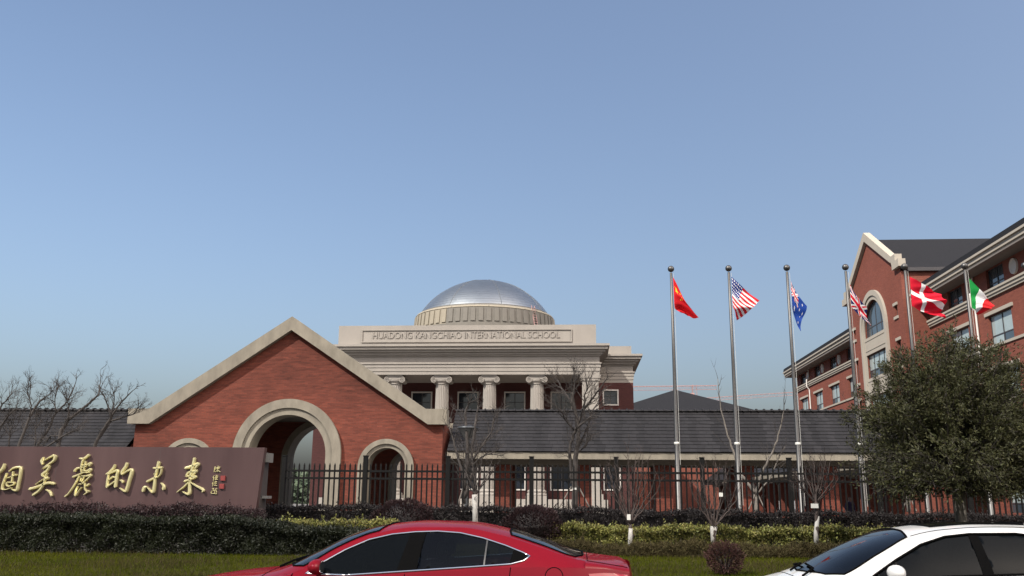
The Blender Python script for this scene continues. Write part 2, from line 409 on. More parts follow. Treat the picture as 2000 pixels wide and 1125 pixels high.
def walkway(name, label, tr, L, base, courses=12, pillars=(), seed=0, ridge=True, pw=.75):
    # tr(u,v,w): u along, v across from the near eave edge, w height
    t = thing(name, label, 'walkway', base)
    W = 5.6; run, rise, ez = 2.8, 2.06, 3.74
    slope_courses(t, lambda u, v, w: tr(u, v, ez+w), L, run, rise, courses, seed=seed)
    slope_courses(t, lambda u, v, w: tr(u, W-v, ez+w), L, run, rise, courses, seed=seed+5)
    def slab(nm, u0, u1, v0, v1, w0, w1, m):
        mb = MB(); c = [tr(u, v, w) for w in (w0, w1) for u, v in ((u0, v0), (u1, v0), (u1, v1), (u0, v1))]
        return mb.add(c, [(0, 3, 2, 1), (4, 5, 6, 7), (0, 1, 5, 4), (1, 2, 6, 5), (2, 3, 7, 6), (3, 0, 4, 7)]).build(nm, m, t)
    slab('fascia', 0, L, .04, .30, 3.41, 3.71, 'stone'); slab('fascia', 0, L, W-.30, W-.04, 3.41, 3.71, 'stone')
    slab('soffit', 0, L, .31, W-.31, 3.47, 3.56, 'dark_soffit')
    slab('beam', 0, L, 1.22, 1.9, 3.20, 3.469, 'dark_soffit'); slab('beam', 0, L, 3.7, 4.4, 3.20, 3.469, 'dark_soffit')
    mb = MB(); mb.add([tr(u, v, w) for u in (0.01, L-.01) for v, w in ((.3, 3.72), (2.8, 5.72), (5.3, 3.72))], [(0, 1, 2), (5, 4, 3)]); mb.build('gable_end', 'brick', t)
    for u in pillars:
        slab('pillar', u-pw/2, u+pw/2, 1.2, 1.95, .28, 3.199, 'brick'); slab('pillar', u-pw/2, u+pw/2, 3.65, 4.4, .28, 3.199, 'brick')
    if ridge:
        n = int(L/.36); me = None
        for i in range(n):
            c = Vector(tr((i+.5)*.36, W/2, ez+rise))
            if me is None:
                d = (Vector(tr(1, 0, 0))-Vector(tr(0, 0, 0))).normalized(); r_ = MB()
                prof = [(.17*math.cos(a), .085*math.sin(a)) for a in [math.pi*k/8 for k in range(9)]]
                side = Vector((d.y, -d.x, 0))
                for e, sc in ((-.19, 1.0), (.13, 1.0), (.131, 1.55), (.19, 1.55)):
                    for a, b in prof: r_.v.append(tuple(d*e + side*a*sc + Vector((0, 0, b*sc))))
                for k in range(3):
                    for j in range(8): r_.f.append((k*9+j, k*9+j+1, (k+1)*9+j+1, (k+1)*9+j)); r_.mi.append(0)
                r_.f.append(tuple(range(27, 36))); r_.mi.append(0)
                me = r_.mesh('ridge_tile', 'tile')
            link('ridge_tile', me, t, loc=c)
    return t
L_ = 30.0
walkway('covered_walkway', 'long tiled walkway with brick pillars to the right of the gatehouse', lambda u, v, w: (-5.95+u, 40.8+v, w), L_, (-5.95, 40.8, .3),
        pillars=[-3.49+5.95+3.67*k for k in range(8)], seed=1)
walkway('covered_walkway', 'tiled walkway roof to the left of the gatehouse behind bare trees', lambda u, v, w: (-39.0+u, 40.8+v, w), 17.95, (-39, 40.8, .3),
        pillars=[1.2+3.67*k for k in range(5)], seed=2)
walkway('covered_walkway', 'walkway running back towards the far hipped roof, seen between the pillars', lambda u, v, w: (15.2+v, 49+u, w), 66, (15.2, 49, .3),
        pillars=[.6+5.4*k for k in range(12)], seed=3, courses=8, ridge=False, pw=.6)

# ------------------------------------------------------------------ main hall with portico and dome
HX = -10.86
hall = thing('domed_hall', 'domed hall with cream ionic portico and carved name panel', 'hall', (HX, 85, .3))
BY = 91.5
HL, HR = -27.3, 5.55
wins = []
for cx in (-16.1, -11.3, -6.5, -1.75): wins += [(cx, 9.6, 12.18, 1.96), (cx, 2.55, 5.3, 2.1)]
for cx in (3.25, -25.0): wins += [(cx, 11.0, 12.4, 1.38), (cx, 2.6, 5.2, 1.5)]
wins += [(-20.9, 9.6, 12.18, 1.96)]
holes = [[(c-w/2, a), (c+w/2, a), (c+w/2, b), (c-w/2, b)] for c, a, b, w in wins]
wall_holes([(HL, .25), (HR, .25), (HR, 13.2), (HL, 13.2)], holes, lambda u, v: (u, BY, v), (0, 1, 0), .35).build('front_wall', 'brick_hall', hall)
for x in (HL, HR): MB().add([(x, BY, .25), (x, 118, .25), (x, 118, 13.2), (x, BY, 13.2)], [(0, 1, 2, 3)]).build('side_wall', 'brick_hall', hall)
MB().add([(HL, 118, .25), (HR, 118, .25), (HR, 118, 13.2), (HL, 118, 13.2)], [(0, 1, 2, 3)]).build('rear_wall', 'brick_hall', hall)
for c, a, b, w in wins:
    f = MB(); t = .11
    for x0, x1, z0, z1 in ((c-w/2-t, c-w/2+.02, a-t, b+t), (c+w/2-.02, c+w/2+t, a-t, b+t), (c-w/2+.021, c+w/2-.021, b-.02, b+t), (c-w/2+.021, c+w/2-.021, a-t, a+.02)):
        f.box(x0, x1, BY-.08, BY+.05, z0, z1)
    wf = f.build('window', 'frame_white', hall)
    mu = MB().box(c-.03, c+.03, BY+.18, BY+.24, a, b).box(c-w/2, c-.031, BY+.18, BY+.24, a+(b-a)*.62, a+(b-a)*.62+.05).box(c+.031, c+w/2, BY+.18, BY+.24, a+(b-a)*.62, a+(b-a)*.62+.05)
    mu.build('mullion', 'frame_dark', wf)
    MB().box(c-w/2, c+w/2, BY+.25, BY+.27, a, b).build('pane', 'pane_dark', wf)
# entablature: stepped bands carried round portico and body, each band a mesh
def band(name, z0, z1, out, m='stone_hall'):
    o = out
    a = [(-23.75-o, 85.1-o), (2.03+o, 85.1-o), (2.03+o, BY-o), (HR+o, BY-o), (HR+o, 118), (HL-o, 118), (HL-o, BY-o), (-23.75-o, BY-o)]
    return MB().prism(a, z0, z1, 'xy').build(name, m, hall)
band('architrave', 13.2, 13.52, 0); band('architrave', 13.522, 13.88, .05); band('architrave', 13.882, 14.20, .10); band('architrave', 14.202, 14.32, .18)
band('frieze', 14.322, 14.95, 0)
for z0, z1, o in ((14.952, 15.10, .15), (15.102, 15.32, .32), (15.322, 15.55, .55), (15.552, 15.82, .80), (15.822, 16.03, .95)): band('cornice', z0, z1, o)
MB().prism([(HL+.1, BY+.2), (HR-.1, BY+.2), (HR-.1, 117.8), (HL+.1, 117.8)], 16.033, 17.0, 'xy').build('parapet', 'stone_hall', hall)
MB().box(-23.45, 1.73, 85.3, BY+.6, 16.034, 18.06).build('portico_parapet', 'stone_hall', hall)
pf = MB()
for x0, x1, z0, z1 in ((-21.15, -.58, 17.55, 17.64), (-21.15, -.58, 16.38, 16.47), (-21.15, -21.06, 16.471, 17.549), (-.67, -.58, 16.471, 17.549)): pf.box(x0, x1, 85.2, 85.298, z0, z1)
panel = pf.build('name_panel', 'stone_hall', hall)
def text_mesh(body, size, ext):
    c = bpy.data.curves.new('lettering', 'FONT'); c.body = body; c.size = size; c.extrude = ext; c.align_x = 'CENTER'; c.align_y = 'CENTER'
    o = bpy.data.objects.new('tmp', c); COL.objects.link(o); bpy.context.view_layer.update()
    me = bpy.data.meshes.new_from_object(o.evaluated_get(bpy.context.evaluated_depsgraph_get())); bpy.data.objects.remove(o); return me
me = text_mesh('HUADONG KANGCHIAO INTERNATIONAL SCHOOL', .92, .045); me.materials.clear(); me.materials.append(M['stone_hall'])
xs_ = [v.co.x for v in me.vertices]; sc = 18.28/(max(xs_)-min(xs_)); cx_ = (max(xs_)+min(xs_))/2
for v in me.vertices: v.co.x = (v.co.x-cx_)*sc
link('lettering', me, panel, loc=(-10.9, 85.275, 17.06), rot=(math.pi/2, 0, 0), label='raised capitals reading HUADONG KANGCHIAO INTERNATIONAL SCHOOL')
# ionic columns
def fluted(r0, r1, z0, z1, n=24):
    mb = MB(); seg = n*4; rings = 7
    for i in range(rings):
        t = i/(rings-1); r = r0+(r1-r0)*t**1.4; z = z0+(z1-z0)*t
        for k in range(seg):
            a = 2*math.pi*k/seg; d = [0, .065, .085, .065][k % 4]*r; mb.v.append(((r-d)*math.cos(a), (r-d)*math.sin(a), z))
    for i in range(rings-1):
        for k in range(seg): mb.f.append((i*seg+k, i*seg+(k+1) % seg, (i+1)*seg+(k+1) % seg, (i+1)*seg+k)); mb.mi.append(0)
    return mb
shaft_me = fluted(.72, .61, 2.5, 12.35).mesh('shaft', 'stone_hall')
base_me = MB().box(-1.02, 1.02, -1.02, 1.02, 1.6, 1.9).lathe([(1.0, 1.9), (1.02, 2.0), (.98, 2.1), (.86, 2.14), (.86, 2.22), (.9, 2.3), (.86, 2.4), (.74, 2.46), (.72, 2.52)], n=32).mesh('base', 'stone_hall')
cap = MB().box(-.76, .76, -.76, .76, 13.04, 13.199).box(-.88, .88, -.70, .70, 12.78, 13.038).lathe([(.62, 12.3), (.66, 12.36), (.62, 12.42), (.78, 12.62), (.8, 12.77)], n=24)
for sx_ in (-1, 1):
    for yv in (-.72, .70):
        pts = [(sx_*.72+(.30-.27*i/30)*math.cos(1.57+sx_*-i*.47)*1.0, yv, 12.72+(.30-.27*i/30)*math.sin(1.57+sx_*-i*.47)) for i in range(31)]
        cap.tube(pts, [.055*(1-.5*i/30) for i in range(31)], 5)
    n0 = len(cap.v); cap.lathe([(.01, -.68), (.29, -.68), (.22, 0), (.29, .68), (.01, .68)], n=16)
    for i in range(n0, len(cap.v)):
        x, y, z = cap.v[i]; cap.v[i] = (sx_*.72+x, z, 12.72+y)
cap_me = cap.mesh('capital', 'stone_hall')
for cx in (-17.73, -13.16, -8.55, -3.97):
    c = link('column', shaft_me, hall, loc=(cx, 86.0, 0))
    link('capital', cap_me, c, loc=(cx, 86.0, 0)); link('base', base_me, c, loc=(cx, 86.0, 0))
for x0 in (.35, -23.6):
    p = MB().box(x0, x0+1.55, 85.2, 86.75, 2.5, 12.6).build('corner_pier', 'stone_hall', hall)
    MB().box(x0-.12, x0+1.67, 85.13, 86.85, 12.601, 12.85).box(x0-.2, x0+1.75, 85.08, 86.95, 12.852, 13.199).build('capital', 'stone_hall', p)
    MB().box(x0-.3, x0+1.85, 84.9, 87.05, 1.6, 2.1).box(x0-.15, x0+1.7, 85.05, 86.9, 2.102, 2.499).build('base', 'stone_hall', p)
MB().box(-24.3, 2.6, 84.3, BY, .25, 1.598).build('podium', 'stone_hall', hall)
for i in range(8): MB().box(-20.5, -1.2, 81.2+i*.38, 84.299, .28+i*.165, .28+(i+1)*.165-.002).build('step', 'stone_hall', hall)
# drum and dome
DC = (-10.6, 100.0)
MB().lathe([(8.6, 16.9), (8.6, 19.55), (8.05, 19.6)], (DC[0], DC[1], 0), 64).build('drum_base', 'concrete_grey', hall, smooth=False)
def arcpanel(r0, z0, r1, z1, a0, a1, out, n=2):
    mb = MB(); v = []
    for o in (0, out):
        for r, z in ((r0, z0), (r1, z1)):
            for k in range(n+1):
                a = a0+(a1-a0)*k/n; v.append((DC[0]+(r+o)*math.cos(a), DC[1]+(r+o)*math.sin(a), z))
    w = n+1; f = []
    for k in range(n): f.append((2*w+k, 2*w+k+1, 3*w+k+1, 3*w+k))
    f += [(0, 2*w, 3*w, w), (n, w+n, 3*w+n, 2*w+n)]
    for k in range(n): f += [(k, k+1, 2*w+k+1, 2*w+k), (w+k, 3*w+k, 3*w+k+1, w+k+1)]
    return mb.add(v, f)
drum = MB().lathe([(8.02, 19.6), (7.86, 21.38)], (DC[0], DC[1], 0), 128, R(-118), R(242)).build('drum', 'drum_cream', hall)
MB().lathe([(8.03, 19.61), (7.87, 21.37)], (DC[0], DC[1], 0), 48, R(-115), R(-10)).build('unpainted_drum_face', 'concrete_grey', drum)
MB().lathe([(7.86, 21.38), (7.92, 21.40), (7.78, 21.60), (7.70, 21.61)], (DC[0], DC[1], 0), 128).build('drum_band', 'drum_cream', hall)
MB().lathe([(7.699, 21.61), (7.40, 21.76), (7.40, 21.84)], (DC[0], DC[1], 0), 128).build('drum_collar', 'concrete_grey', hall)
NPAN = 60
for k in range(NPAN):
    a = 2*math.pi*(k+.5)/NPAN-math.pi; deg = math.degrees(a); w = 2*math.pi/NPAN*.30
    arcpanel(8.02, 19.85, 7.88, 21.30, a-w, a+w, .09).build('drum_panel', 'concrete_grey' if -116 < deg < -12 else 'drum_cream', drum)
for k in range(12):
    a = 2*math.pi*(k+.3)/12; MB().add([(DC[0]+r*math.cos(a+d), DC[1]+r*math.sin(a+d), z) for r, z in ((7.93, 21.42), (7.79, 21.60)) for d in (-.004, .004)], [(0, 1, 3, 2)]).build('band_joint', 'concrete_grey', drum)
RS = 8.6; z0d = 25.95-RS
prof = []; amax = math.asin(7.36/RS); NC = 22
for i in range(45): a = amax*(1-i/44); prof.append((max(RS*math.sin(a), .001), z0d+RS*math.cos(a)))
dm = MB()
for i in range(NC):           # overlapping metal courses, lower edge proud, every course split into sheets
    a0, a1 = amax*(1-i/NC), amax*(1-(i+1)/NC); am = (a0+a1)/2
    ns = max(8, int(2*math.pi*RS*math.sin(am)/1.1)); off = rnd.random()
    for j in range(ns):
        t0 = 2*math.pi*(j+off)/ns; t1 = 2*math.pi*(j+1+off)/ns; lift = .012+rnd.uniform(-.002, .002); vv = []
        for a, l in ((a0, lift), (am, lift*.5), (a1, 0)):
            for t in (t0, (t0+t1)/2, t1): vv.append((DC[0]+(RS*math.sin(a)+l)*math.cos(t), DC[1]+(RS*math.sin(a)+l)*math.sin(t), z0d+RS*math.cos(a)+l*.4))
        for t in (t0, (t0+t1)/2, t1): vv.append((DC[0]+(RS*math.sin(a0)-.01)*math.cos(t), DC[1]+(RS*math.sin(a0)-.01)*math.sin(t), z0d+RS*math.cos(a0)))
        dm.add(vv, [(0, 1, 4, 3), (1, 2, 5, 4), (3, 4, 7, 6), (4, 5, 8, 7), (9, 10, 1, 0), (10, 11, 2, 1)])
dome = dm.build('dome', 'dome_metal', hall)
for k in range(8):
    a = 2*math.pi*k/8+R(-115); MB().tube([(DC[0]+(r+.01)*math.cos(a), DC[1]+(r+.01)*math.sin(a), z+.01) for r, z in prof], .035, 4).build('seam', 'seam', dome)
ld = MB(); la = R(-42)
for d in (-.03, .03): ld.tube([(DC[0]+8.25*math.cos(la+d), DC[1]+8.25*math.sin(la+d), 19.7), (DC[0]+7.75*math.cos(la+d), DC[1]+7.75*math.sin(la+d), 22.0)], .04, 5)
for i in range(8):
    t = i/8; r = 8.25-.5*t; ld.tube([(DC[0]+r*math.cos(la-.03), DC[1]+r*math.sin(la-.03), 19.8+2.2*t), (DC[0]+r*math.cos(la+.03), DC[1]+r*math.sin(la+.03), 19.8+2.2*t)], .03, 4)
tag(ld.build('ladder', 'crane_red'), 'small reddish ladder leaning on the drum below the dome', 'ladder')

# ------------------------------------------------------------------ teaching building on the right
WX = 29.0
sch = thing('teaching_building', 'long red brick teaching block with gabled bay and cream bands', 'building', (WX, 85, .3))
yc4 = [118.0, 111.0, 104.0, 97.4, 69.7, 62.9, 56.0]
rows = [(16.22, 17.72, 2.6), (12.42, 14.48, 3.5), (8.62, 10.68, 3.5), (4.82, 6.88, 3.5), (1.0, 3.1, 3.5)]
def win_x(parent, xw, yc, z0, z1, w, curtain, ncol=2, split=.3, rec=.18):       # window in a wall facing -X
    f = MB(); b = .05; y0, y1 = yc-w/2, yc+w/2; X0 = xw+rec; X1 = X0+.07
    f.box(X0, X1, y0, y0+b, z0, z1).box(X0, X1, y1-b, y1, z0, z1).box(X0, X1, y0+b+.001, y1-b-.001, z1-b, z1).box(X0, X1, y0+b+.001, y1-b-.001, z0, z0+b)
    zs = z0+(z1-z0)*split
    for i in range(1, ncol): yy_ = y0+w*i/ncol; f.box(X0-.01, X1, yy_-.04, yy_+.04, z0+b+.001, z1-b-.001)
    f.box(X0+.005, X1+.005, y0+b+.002, y1-b-.002, zs-.04, zs+.04)
    o = f.build('window', 'frame_dark', parent)
    for i in range(ncol):
        a, c = y0+w*i/ncol+.04, y0+w*(i+1)/ncol-.04
        for q, (za, zb) in enumerate(((z0+.04, zs-.035), (zs+.035, z1-.04))):
            MB().box(X0+.035, X0+.05, a, c, za, zb).build('pane', 'pane_curtain' if (curtain and (q == 1 or rnd.random() < .4)) else 'pane_sky', o)
    return o
holes = []; specs = []
for yc in yc4:
    for k, (z0, z1, w) in enumerate(rows):
        w_ = w if yc != 97.4 else 2.4
        holes.append([(yc-w_/2, z0), (yc+w_/2, z0), (yc+w_/2, z1), (yc-w_/2, z1)]); specs.append((yc, z0, z1, w_, k))
wall_holes([(45, .25), (121.6, .25), (121.6, 17.9), (45, 17.9)], holes, lambda u, v: (WX, u, v), (1, 0, 0), .3).build('side_wall', 'brick_school', sch)
for yc, z0, z1, w, k in specs:
    win_x(sch, WX, yc, z0, z1, w, k > 0 and rnd.random() < .92, 2)
    if k > 0:
        MB().box(WX-.10, WX-.002, yc-w/2-.35, yc+w/2+.35, z1+.02, z1+.26).build('lintel', 'stone_school', sch)
        ext = 3.5
for y0, y1 in ((45, 74.97), (90.45, 112.6)):
    for z in (12.40, 8.60, 4.80): MB().box(WX-.09, WX-.003, y0, y1, z-.19, z-.01).build('sill_band', 'stone_school', sch)
for y0, y1 in ((45, 74.95), (90.45, 121.75)):
    MB().box(WX-.14, WX-.003, y0, y1, 15.66, 15.83).build('belt_course', 'stone_school', sch)
    MB().box(WX-.22, WX-.003, y0, y1, 15.832, 16.05).build('belt_course', 'stone_school', sch)
    MB().box(WX-.30, WX-.003, y0, y1, 16.052, 16.20).build('belt_course', 'stone_school', sch)
    ye = y1+(.9 if y1 > 120 else 0)
    MB().box(WX-1.25, WX+.6, y0, ye, 17.74, 17.86).build('eaves_soffit', 'school_soffit', sch)
    for x0, z0, z1 in ((WX-1.22, 17.862, 17.98), (WX-1.34, 17.982, 18.30), (WX-1.48, 18.302, 18.46)): MB().box(x0, WX+.6, y0, ye+.1, z0, z1).build('eaves_cornice', 'stone_school', sch)
    MB().prism([(WX-1.42, 18.462), (WX-1.34, 18.92), (WX+9.0, 24.4), (WX+9.0, 18.462)], y0, ye+.05, 'xz').build('roof', 'tile_school', sch)
for yc in [115.3, 108.3, 101.3, 60.0, 66.9]:
    if yc == 66.9: continue
    n0 = MB(); n0.lathe([(.001, .10), (.36, .10), (.40, .13), (.50, .13), (.52, .0)], n=32)
    n0.v = [(WX-z, yc+x, 17.0+y*1.06) for x, y, z in n0.v]; n0.build('medallion', 'plaster_white', sch)
for yc in (114.7, 66.2):
    MB().tube([(WX-.12, yc, 17.7), (WX-.12, yc, 16.9), (WX-.40, yc, 16.4), (WX-.42, yc, 15.6), (WX-.12, yc, 15.2), (WX-.12, yc, .3)], .075, 8).build('downpipe', 'pipe_white', sch)
MB().add([(WX, 121.6, .25), (WX+18, 121.6, .25), (WX+18, 121.6, 17.9), (WX, 121.6, 17.9)], [(0, 1, 2, 3)]).build('end_wall', 'brick_school', sch)
MB().add([(WX, 45, .25), (WX+18, 45, .25), (WX+18, 45, 17.9), (WX, 45, 17.9)], [(0, 1, 2, 3)]).build('end_wall', 'brick_school', sch)
# gabled bay
TX, T0, T1, TC = 27.0, 75.0, 90.4, 82.7
ar = (TC-.05, 17.0, 2.8)
aw = [(ar[0]-2.8, 16.5)]+[(ar[0]-2.8, 16.9)]+arc(ar[0], 16.9, 2.8, math.pi, 0, 28)[1:]+[(ar[0]+2.8, 16.5)]
slits = [(T0+1.8, 17.0, 17.9, .62), (T0+1.8, 12.75, 14.9, .75), (T1-1.8, 17.0, 17.9, .62), (T1-1.8, 12.75, 14.9, .75), (T0+1.8, 8.9, 11, .75), (T1-1.8, 8.9, 11, .75)]
h2 = [aw]+[[(y-w/2, a), (y+w/2, a), (y+w/2, b), (y-w/2, b)] for y, a, b, w in slits]+[[(ar[0]-2.8, z), (ar[0]+2.8, z), (ar[0]+2.8, z+2.15), (ar[0]-2.8, z+2.15)] for z in (12.74, 8.94, 5.1)]
wall_holes([(T0, .25), (T1, .25), (T1, 20.85), (TC, 25.5), (T0, 20.85)], h2, lambda u, v: (TX, u, v), (1, 0, 0), .35).build('bay_wall', 'brick_school', sch)
for y in (T0, T1): MB().add([(TX, y, .25), (WX+12, y, .25), (WX+12, y, 20.5), (TX, y, 20.5)], [(0, 1, 2, 3)]).build('bay_side_wall', 'brick_school', sch)
for y in (T0-.28, T1): MB().box(TX+.5, WX+12, y, y+.28, 20.45, 20.75).build('bay_gutter', 'frame_dark', sch)
# gable coping
for sgn, ye, yk in ((-1, T0-.55, T0+1.1), (1, T1+.55, T1-1.1)):
    MB().prism([(ye, 20.82), (ye, 21.45), (ye-sgn*.75, 21.45), (ye-sgn*.75, 22.05), (yk, 22.05), (TC, 26.15), (TC, 25.3), (yk-sgn*.35, 21.6), (yk-sgn*.35, 21.9), (yk, 21.3), (yk, 20.82)], TX-.30, TX+.30, 'yz').build('gable_coping', 'stone_school', sch)
MB().prism([(T0-.25, 20.6), (TC, 25.45), (T1+.25, 20.6)], TX+.302, WX+12, 'yz').build('bay_roof', 'tile_school', sch)
# tall arched surround with panels
def ring_yz(c, zc, r0, r1, x0, x1, zb, nm):
    p = [(c+r1, zb)]+arc(c, zc, r1, 0, math.pi, 32)+[(c-r1, zb), (c-r0, zb)]+arc(c, zc, r0, math.pi, 0, 32)+[(c+r0, zb)]
    MB().prism(p, x0, x1, 'yz').build(nm, 'stone_school', sch)
ring_yz(ar[0], 16.9, 3.15, 3.65, TX-.22, TX-.003, .3, 'arch_surround'); ring_yz(ar[0], 16.9, 2.78, 3.147, TX-.12, TX+.02, .3, 'arch_surround')
for z0, z1 in ((14.9, 16.49), (11.1, 12.73), (7.3, 8.93), (.3, 5.09)):
    MB().box(TX-.06, TX-.004, ar[0]-2.775, ar[0]+2.775, z0, z1).build('spandrel_panel', 'stone_school', sch)
    for zz in (z0+.35, z1-.3): MB().box(TX-.10, TX-.062, ar[0]-2.77, ar[0]+2.77, zz, zz+.06).build('panel_moulding', 'stone_school', sch)
for z in (12.74, 8.94, 5.1): win_x(sch, TX, ar[0], z, z+2.15, 5.55, True, 4, .34)
for y, a, b, w in slits:
    win_x(sch, TX, y, a, b, w, False, 1, .5)
    MB().box(TX-.1, TX-.003, y-w/2-.18, y+w/2+.18, b+.02, b+.26).build('lintel', 'stone_school', sch); MB().box(TX-.1, TX-.003, y-w/2-.18, y+w/2+.18, a-.25, a-.01).build('sill', 'stone_school', sch)
af = MB(); X0 = TX+.18
pa = aw; r_in = arc(ar[0], 16.9, 2.72, 0, math.pi, 32)
p = [(ar[0]+2.8, 16.5)]+arc(ar[0], 16.9, 2.8, 0, math.pi, 32)+[(ar[0]-2.8, 16.5), (ar[0]-2.72, 16.5)]+r_in[::-1]+[(ar[0]+2.72, 16.5)]
af.prism(p, X0, X0+.08, 'yz')
for dy in (-1.4, 0, 1.4): af.box(X0, X0+.07, ar[0]+dy-.05, ar[0]+dy+.05, 16.52, 16.9+math.sqrt(2.74**2-dy*dy))
af.box(X0+.005, X0+.075, ar[0]-2.72, ar[0]+2.72, 17.35, 17.45).box(X0+.005, X0+.075, ar[0]-2.72, ar[0]+2.72, 16.505, 16.6)
aw_o = af.build('window', 'frame_dark', sch)
for i in range(4):
    a, b = ar[0]-2.72+1.36*i+.03, ar[0]-2.72+1.36*(i+1)-.03
    top = [(y, 16.9+math.sqrt(max(.001, 2.70**2-(y-ar[0])**2))) for y in np.linspace(b, a, 10)]
    MB().prism([(a, 17.452), (b, 17.452)]+[(y, max(z, 17.46)) for y, z in top], X0+.03, X0+.045, 'yz').build('pane', 'pane_sky', aw_o)
    MB().box(X0+.03, X0+.045, a, b, 16.6, 17.348).build('pane', 'pane_sky', aw_o)
# far hipped hall and cranes
hh = thing('hipped_hall', 'far hall with dark hipped roof beyond the walkway', 'hall', (13.6, 130, .3))
MB().box(4.5, 24, 126, 144, .25, 13.6).build('wall', 'brick_school', hh)
MB().add([(3.6, 125.2, 13.4), (25.2, 125.2, 13.4), (25.2, 145, 13.4), (3.6, 145, 13.4), (14.3, 134, 17.5), (14.5, 137, 17.5)], [(0, 1, 4), (1, 2, 5, 4), (2, 3, 5), (3, 0, 4, 5), (0, 3, 2, 1)]).build('roof', 'tile_school', hh)
def crane(label, Y, mast_px, jib, zt):
    b0 = P(mast_px, 800, Y); t = thing('tower_crane', label, 'crane', (b0.x, Y, .3))
    def lattice(a, b, w, n):
        mb = MB(); a = Vector(a); b = Vector(b); d = (b-a).normalized(); u = d.cross(Vector((0, 1, 0))).normalized()*w; v = Vector((0, w, 0))
        c = [a+u+v, a+u-v, a-u]; e = [b+u+v, b+u-v, b-u]
        for i in range(3): mb.tube([c[i], e[i]], .08, 4)
        for k in range(n):
            for i in range(3): j = (i+k) % 3; mb.tube([c[j]+(e[j]-c[j])*(k/n), c[(j+1) % 3]+(e[(j+1) % 3]-c[(j+1) % 3])*((k+1)/n)], .035, 3)
        return mb
    top = P(mast_px, zt, Y)
    lattice((b0.x, Y, .3), (b0.x, Y, top.z+2.5), .8, 26).build('mast', 'crane_red', t)
    j0, j1 = P(*jib[0], Y), P(*jib[1], Y)
    lattice((j0.x, Y, j0.z), (j1.x, Y, j1.z), .7, 40).build('jib', 'crane_red', t)
    MB().tube([(j0.x*.3+j1.x*.7, Y, j0.z*.3+j1.z*.7+.5), (b0.x, Y, top.z+2.4)], .05, 3).build('tie_bar', 'crane_red', t)
    MB().box(b0.x-1.6, b0.x-.2, Y-1.1, Y+.6, top.z-2.6, top.z-.6).build('cab', 'crane_red', t)
crane('distant red tower crane with level jib right of the domed hall', 330, 1358, ((1210, 759), (1400, 757)), 765)
crane('distant red tower crane jib between the flagpoles, sloping slightly up', 420, 1620, ((1370, 781), (1640, 763)), 775)
# distant trees seen through the gate arch
g = np.random.default_rng(5); n = 9000
c = np.stack([g.uniform(-95, -25, n), g.uniform(165, 185, n), np.zeros(n)], 1); c[:, 2] = .3+g.uniform(0, 1, n)**.8*(4.2+1.3*np.sin(c[:, 0]*.55)+.8*np.sin(c[:, 0]*1.7))
v, f = leaves(c, 1.1, .7, .2, 3); me = npmesh('far_trees', v, f, 'far_leaf'); o = link('far_trees', me); tag(o, 'far belt of trees seen through the large arch', 'trees'); o['kind'] = 'stuff'
# ------------------------------------------------------------------ granite name wall with gilded calligraphy
SY = 27.5
sign = thing('name_wall', 'maroon granite name wall with gilded calligraphy', 'sign wall', (-15, SY, .3))
MB().prism([(-26, .25), (-9.93, .25), (-9.70, 3.155), (-26, 3.155)], SY, SY+.22).build('slab', 'granite', sign)
for x in (-13.02, -16.34, -19.7): MB().box(x-.004, x+.004, SY-.0015, SY+.01, .3, 3.15).build('slab_joint', 'granite_side', sign)
MB().box(-25.9, -9.80, SY+.223, SY+.75, .25, 3.03).build('backing_block', 'granite_side', sign)
MB().box(-9.797, -9.62, SY+.30, SY+.62, 2.72, 3.0).build('floodlight_bracket', 'lamp_glass', sign); MB().box(-9.797, -9.58, SY+.32, SY+.60, 1.62, 1.70).build('floodlight_bracket', 'lamp_glass', sign)
def stroke(mb, pts, conv, sc, depth=.10):
    # brush stroke: smooth centre line with varying width, ridged front, real depth
    n = len(pts); cp_ = []
    for i in range(n-1):
        a = pts[max(i-1, 0)]; b = pts[i]; c = pts[i+1]; d = pts[min(i+2, n-1)]
        for k in range(6):
            t = k/6; cp_.append([.5*((2*b[j]) + (c[j]-a[j])*t + (2*a[j]-5*b[j]+4*c[j]-d[j])*t*t + (3*b[j]-a[j]-3*c[j]+d[j])*t**3) for j in range(3)])
    cp_.append(list(pts[-1])); m = len(cp_); rows_ = []
    w0 = cp_[0][2]; w1 = cp_[-1][2]
    def unit(i):
        a = cp_[max(i-1, 0)]; b = cp_[min(i+1, m-1)]; dx, dy = b[0]-a[0], b[1]-a[1]; l = math.hypot(dx, dy) or 1; return dx/l, dy/l
    d0 = unit(0); d1 = unit(m-1)
    cp_ = [[cp_[0][0]-d0[0]*w0*.7, cp_[0][1]-d0[1]*w0*.7, w0*.25]] + cp_ + [[cp_[-1][0]+d1[0]*w1*.7, cp_[-1][1]+d1[1]*w1*.7, w1*.25]]
    m = len(cp_)
    for i in range(m):
        dx, dy = unit(i); w = max(cp_[i][2], 2)*1.12; x, y = cp_[i][:2]; nx, ny = -dy, dx; r = []
        for o, h in ((-1, 0), (-1, .62), (-.45, .95), (.45, .95), (1, .62), (1, 0)):
            c = conv(x+nx*w*o, y+ny*w*o); r.append((c.x, SY-.004-h*depth, c.z))
        rows_.append(r)
    base = len(mb.v)
    for r in rows_: mb.v += r
    for i in range(m-1):
        for k in range(5): mb.f.append((base+i*6+k, base+i*6+k+1, base+(i+1)*6+k+1, base+(i+1)*6+k)); mb.mi.append(0)
    mb.f.append(tuple(base+k for k in range(6))); mb.mi.append(0); mb.f.append(tuple(base+(m-1)*6+k for k in range(5, -1, -1))); mb.mi.append(0)
c1 = lambda a, b: P(a/8.036, 860+b/8.036, SY)
c2 = lambda a, b: P(180+a/7.143, 860+b/7.143, SY)
